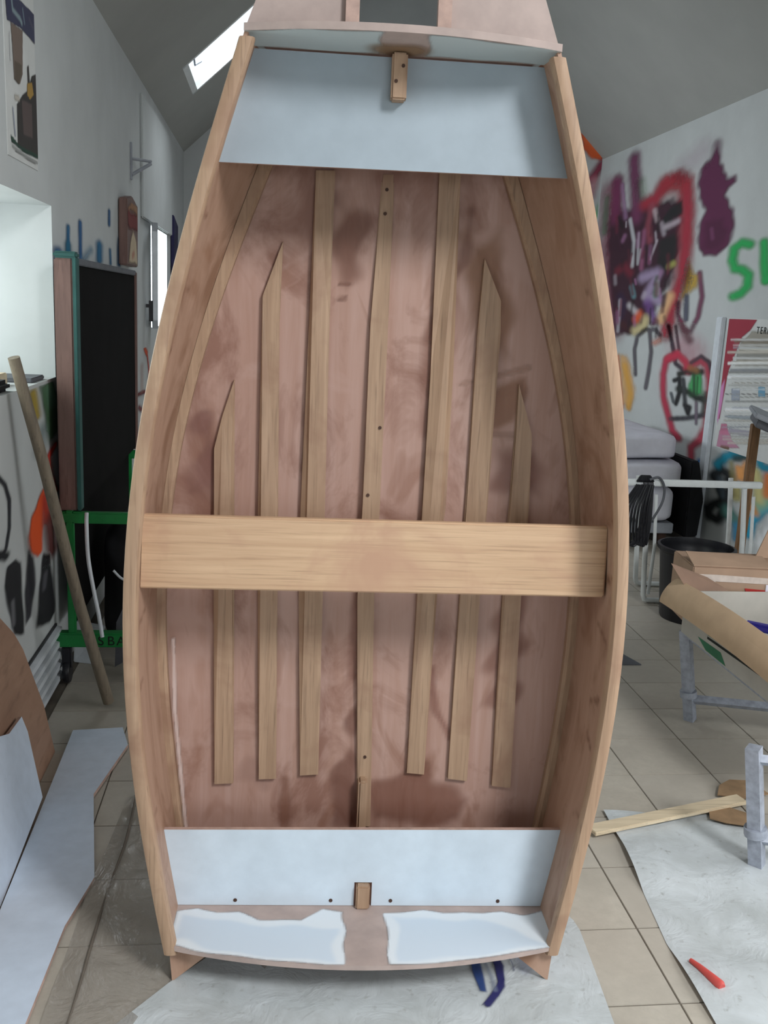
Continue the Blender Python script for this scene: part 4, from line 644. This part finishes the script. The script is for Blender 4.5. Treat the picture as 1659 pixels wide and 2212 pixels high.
tag(obj('hanging_banner', bevel(prism(NB(), [(XL + .004, 9.05, 1.5), (XL + .004, 9.35, 1.45), (XL + .004, 9.40, 2.35), (XL + .004, 9.02, 2.42)], (.03, 0, 0)), .006), 'navy'), 'narrow navy cloth hanging beyond the far left window', 'banner')

# ------------------------------------------------------------------ right side of the room
po = tag(obj('large_poster', bbox_((XR - .006, 5.55, .762), (XR - .002, POST[0][1], 1.745), .0005), 'paper'), 'large glossy poster with crimson corner on the graffiti wall', 'poster')
film('printed_picture', po, P_right, lambda U, V: (np.full(U.shape, XR - .0075), U, V), .008, (5.6, POST[0][1] - .01, .77, 1.74), .15)  # near-white bands put window glare into the print
lettering('lettering', 'TERREXE', .07, Matrix.Translation((XR - .0085, 6.40, 1.665)) @ Matrix(((0, 0, -1, 0), (-1, 0, 0, 0), (0, 1, 0, 0), (0, 0, 0, 1))), 'text', po, .0003)
# white tube trestle table frame
tf = empty('table_frame', (2.6, 5.5, 0), 'white tubular table frame with sled feet behind the bin', 'table')
T = lambda p: (p[0] - 2.6, p[1] - 5.5, p[2])
obj('top_bar', bbox_(T((2.12, 5.385, .728)), T((2.99, 5.425, .768)), .006), 'white_metal', tf);
for x in (2.28, 2.90):
    for y, dx in ((5.38, .0), (5.74, .09)):
        bm = NB(); tube(bm, [T((x + dx - .03, y, .73)), T((x + dx + .0, y, .4)), T((x + dx + .02, y, .05)), T((x + dx + .03, y, .022)), T((x + dx + .055, y, .016)), T((x + dx + .30, y - .02, .016))], .016, 10); obj('leg', bm, 'white_metal', tf, True)
    bm = NB(); tube(bm, [T((x + .035, 5.38, .68)), T((x + .06, 5.38, .35)), T((x + .06, 5.40, .05))], .011, 8); obj('leg_brace', bm, 'white_metal', tf, True)
# coil of black cable over the bar
cc = empty('cable_coil', (2.24, 5.4, .40), 'coil of black cable hanging over the white table bar', 'cable')
for k in range(9):
    a = (k - 4) * .012; bm = NB()
    pts = [(-.005 + a, -.03 - .004 * (k % 3), .34), (-.055 + a * 1.6, -.045, .2), (-.05 + a * 1.6, -.04, .02 - .01 * (k % 4)), (-.01 + a, -.04, -.02), (.02 + a * .6, -.035, .12), (.02 + a * .5, -.02, .34), (.01 + a * .5, .01, .385), (-.005 + a, -.03, .36)]
    tube(bm, curve_pts(pts, 6), .008, 7); obj('cable_turn', bm, 'black', cc, True)
bm = NB(); tube(bm, curve_pts([(.02, -.03, .37), (.075, -.03, .385), (.115, -.03, .33), (.115, -.03, .24), (.07, -.03, .14), (.03, -.03, .08)], 8), .008, 8); obj('cable_tail', bm, 'greydark', cc, True)
# black ribbed tub
tb = empty('black_tub', (2.475, 5.10, 0), 'black ribbed plastic tub standing in front of the white table frame', 'bin')
bm = NB(); lathe(bm, [(0, .0), (.165, 0), (.17, .01), (.205, .40), (.222, .415), (.222, .435), (.205, .438), (.2, .41)] + [(.2 - .012 * (k // 2) - .004 * (k % 2), .40 - .022 * k) for k in range(10)] + [(.155, .02), (0, .02)], (0, 0, 0), 40); obj('tub_body', bm, 'black', tb, True)
# low steel frame with the boxes
fr_ = empty('steel_trestle', (2.0, 3.1, 0), 'low grey steel frame on square legs holding the cardboard boxes', 'trestle')
F = lambda x, y, z: (x - 2.0, y - 3.1, z)
LG = [((1.592, 2.594), (1.525, 2.594)), ((1.855, 3.69), (1.785, 3.69)), ((2.62, 2.30), (2.56, 2.30)), ((2.89, 3.40), (2.83, 3.40))]
for (bx, by), (tx, ty) in LG:
    bm = NB(); tube(bm, [F(bx, by, .0), F(tx, ty, .415)], .030, 4); l = obj('leg', bm, 'steel', fr_)
    s = .12 / .415; cx, cy = bx + (tx - bx) * s, by; bm = NB(); tube(bm, [F(cx, cy, .11), F(cx + (tx - bx) * .06, cy, .138)], .036, 12); obj('collar', bm, 'steel', l, True)
def fbar(i, j, z, r):
    (a, b), (c, d) = LG[i]; (e, f), (g, h) = LG[j]; s = z / .415
    bm = NB(); tube(bm, [F(a + (c - a) * s, b, z), F(e + (g - e) * s, f, z)], r, 4); obj('rail', bm, 'steel', fr_)
fbar(1, 3, .10, .022); fbar(0, 2, .10, .022); fbar(0, 2, .375, .018); fbar(1, 3, .375, .018)
for x0, y1 in ((1.79, 3.70), (1.98, 3.99), (2.36, 3.99)):
    obj('rail', bbox_(F(x0 - .018, 2.45, .395), F(x0 + .018, y1, .419), .003), 'steel', fr_)
# printed carton with a long tan flap
ca = empty('open_carton', (2.1, 3.25, .42), 'open carton with green print and long tan flap on the steel frame', 'box')
K = lambda x, y, z: (x - 2.1, y - 3.25, z - .42)
Zb, Zt = .42, .60
obj('side_wall', prism(NB(), [K(1.75, 2.75, Zb), K(1.75, 3.66, Zb), K(1.75, 3.66, Zt), K(1.75, 2.75, Zt)], (.006, 0, 0)), 'grey_card', ca)
obj('side_wall', prism(NB(), [K(2.42, 2.75, Zb), K(2.42, 3.66, Zb), K(2.42, 3.66, Zt), K(2.42, 2.75, Zt)], (-.006, 0, 0)), 'grey_card', ca)
obj('end_wall', prism(NB(), [K(1.756, 3.66, Zb), K(2.414, 3.66, Zb), K(2.414, 3.66, Zt), K(1.756, 3.66, Zt)], (0, -.006, 0)), 'grey_card', ca)
obj('end_wall', prism(NB(), [K(1.756, 2.75, Zb), K(2.414, 2.75, Zb), K(2.414, 2.75, Zt), K(1.756, 2.75, Zt)], (0, .006, 0)), 'grey_card', ca)
obj('base', prism(NB(), [K(1.756, 2.756, Zb), K(2.414, 2.756, Zb), K(2.414, 3.654, Zb), K(1.756, 3.654, Zb)], (0, 0, .006)), 'grey_card', ca)
w_ = ca.children[0]
obj('green_print', prism(NB(), [K(1.7488, 3.25, .425), K(1.7488, 3.42, .425), K(1.7488, 3.50, .455), K(1.7488, 3.30, .462)], (.0006, 0, 0)), 'dgreen', w_)
obj('green_print', prism(NB(), [K(1.7488, 3.05, .50), K(1.7488, 3.42, .49), K(1.7488, 3.40, .53), K(1.7488, 3.10, .535)], (.0006, 0, 0)), 'dgreen', w_)
obj('black_slot', prism(NB(), [K(1.7486, 3.0, .487), K(1.7486, 3.42, .474), K(1.7486, 3.42, .484), K(1.7486, 3.0, .497)], (.0006, 0, 0)), 'text', w_)
bm = NB(); slab(bm, lambda s, t: K(1.752 - .040 * math.sin(s * 1.9) - .012 * s, 2.62 + 1.14 * t + .08 * s * (t - .5), Zt + .015 - .11 * s ** 1.3 + .02 * math.sin(t * 3)), lambda s, t: K(1.756 - .040 * math.sin(s * 1.9) - .012 * s, 2.62 + 1.14 * t + .08 * s * (t - .5), Zt + .022 - .11 * s ** 1.3 + .02 * math.sin(t * 3)), 10, 14); obj('flap', bm, 'card_pale', ca, True)
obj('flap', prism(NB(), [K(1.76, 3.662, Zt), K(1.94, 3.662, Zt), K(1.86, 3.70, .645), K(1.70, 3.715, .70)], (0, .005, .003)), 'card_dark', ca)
# brown box behind it
cb_ = empty('brown_box', (2.16, 3.835, .42), 'brown taped cardboard box with white label standing behind the open carton', 'box')
Q = lambda x, y, z: (x - 2.25, y - 4.0, z - .42)
mz = Matrix.Rotation(math.radians(-6), 4, 'Z')
obj('body', bbox_((-.34, -.14, 0.0), (.27, .13, .268), .005, mz), 'card', cb_); bd = cb_.children[0]
obj('tape_strip', prism(NB(), [mz @ Vector(p) for p in ((-.33, -.1412, .165), (-.24, -.1412, .165), (-.24, -.1412, .235), (-.335, -.1412, .235))], (0, -.0008, 0)), 'tape', bd)
obj('tape_strip', prism(NB(), [mz @ Vector(p) for p in ((-.24, -.1412, .205), (.10, -.1412, .20), (.10, -.1412, .225), (-.24, -.1412, .235))], (0, -.0008, 0)), 'tape', bd)
obj('tape_strip', prism(NB(), [mz @ Vector(p) for p in ((-.12, -.1412, .0), (-.05, -.1412, .0), (-.04, -.1412, .15), (-.11, -.1412, .15))], (0, -.0008, 0)), 'tape', bd)
obj('label', prism(NB(), [mz @ Vector(p) for p in ((-.02, -.1424, .135), (.16, -.1424, .12), (.16, -.1424, .19), (-.02, -.1424, .2))], (0, -.0008, 0)), 'label', bd)
obj('red_print', prism(NB(), [mz @ Vector(p) for p in ((-.10, -.142, .155), (-.02, -.142, .15), (-.02, -.142, .175), (-.11, -.142, .18))], (0, -.0008, 0)), 'red', bd)
obj('flap', prism(NB(), [mz @ Vector(p) for p in ((.0, .05, .27), (.27, .05, .27), (.27, .09, .40), (.06, .09, .39))], (0, .006, 0)), 'card', cb_)
obj('flap', prism(NB(), [mz @ Vector(p) for p in ((-.34, -.14, .269), (.0, -.14, .269), (.0, -.02, .29), (-.34, -.02, .30))], (0, 0, .005)), 'card', cb_)
tag(obj('blue_strap', bbox_((-.17, -.02, 0), (.25, .02, .03), .008, Matrix.Translation((1.95, 3.17, .57)) @ Matrix.Rotation(math.radians(-40), 4, 'Z')), 'blue'), 'dark blue plastic strip lying in the open carton', 'strap')
# drawing table at the far right
dt = empty('drawing_table', (3.10, 5.62, 0), 'tilted grey drawing board on a wooden post near the poster', 'table')
mt = Matrix.Translation((.10, -.30, 1.06)) @ Matrix.Rotation(math.radians(-24), 4, 'Z') @ Matrix.Rotation(math.radians(20), 4, 'Y')
obj('board', bbox_((-.36, -.3, 0), (.12, .3, .03), .006, mt), 'grey', dt); obj('under_frame', bbox_((-.33, -.26, -.05), (.09, .26, -.001), .006, mt), 'greydark', dt)
obj('post', bbox_((-.11, -.02, .05), (-.055, .02, 1.10), .004), 'brown_wood', dt); obj('base', bbox_((-.15, -.03, 0), (.25, .03, .05), .006), 'brown_wood', dt)
# day bed with white bedding
db = empty('day_bed', (2.95, 7.2, 0), 'day bed stacked with white mattresses against the graffiti wall', 'bed')
E_ = lambda x, y, z: (x - 2.95, y - 7.2, z)
def cushion(name, lo, hi, mat, amp=.02, seed=0):
    bm = NB(); bmesh.ops.create_cube(bm, size=1); bmesh.ops.subdivide_edges(bm, edges=bm.edges, cuts=10, use_grid_fill=True); rs = random.Random(seed); a = [rs.uniform(0, 6) for _ in range(4)]
    c = [(l + h) / 2 for l, h in zip(lo, hi)]; s = [h - l for l, h in zip(lo, hi)]
    for v in bm.verts:
        p = v.co * 2; r = max(abs(p.x) ** 8 + abs(p.y) ** 8 + abs(p.z) ** 8, 1e-6) ** .125; q = p / max(r, .0001) * max(abs(p.x), abs(p.y), abs(p.z))
        v.co = Vector((c[0] + q.x * s[0] / 2, c[1] + q.y * s[1] / 2, c[2] + q.z * s[2] / 2 + amp * math.sin(5 * p.x + a[0]) * math.sin(4 * p.y + a[1])))
    return obj(name, bm, mat, db, True)
obj('frame', bbox_(E_(2.2, 6.82, .10), E_(3.10, 8.4, .18), .006), 'grey', db)
cushion('mattress', E_(2.2, 6.78, .19), E_(3.12, 8.4, .46), 'fabric', .012, 1); cushion('mattress', E_(2.2, 6.86, .475), E_(3.20, 8.4, .64), 'fabric', .004, 2); cushion('mattress', E_(2.2, 6.95, .645), E_(3.17, 8.4, .84), 'fabric', .008, 3)
obj('side_cover', bevel(prism(NB(), [E_(3.21, 6.85, .06), E_(3.34, 6.9, .06), E_(3.36, 6.9, .35), E_(3.28, 6.88, .66), E_(3.21, 6.86, .66)], (0, 1.4, 0)), .01), 'black_soft', db)
for x, y in ((2.3, 6.9), (3.04, 6.9), (2.3, 8.3), (3.04, 8.3)): obj('leg', bbox_(E_(x - .03, y - .03, 0), E_(x + .03, y + .03, .10), .004), 'dark_wood', db)
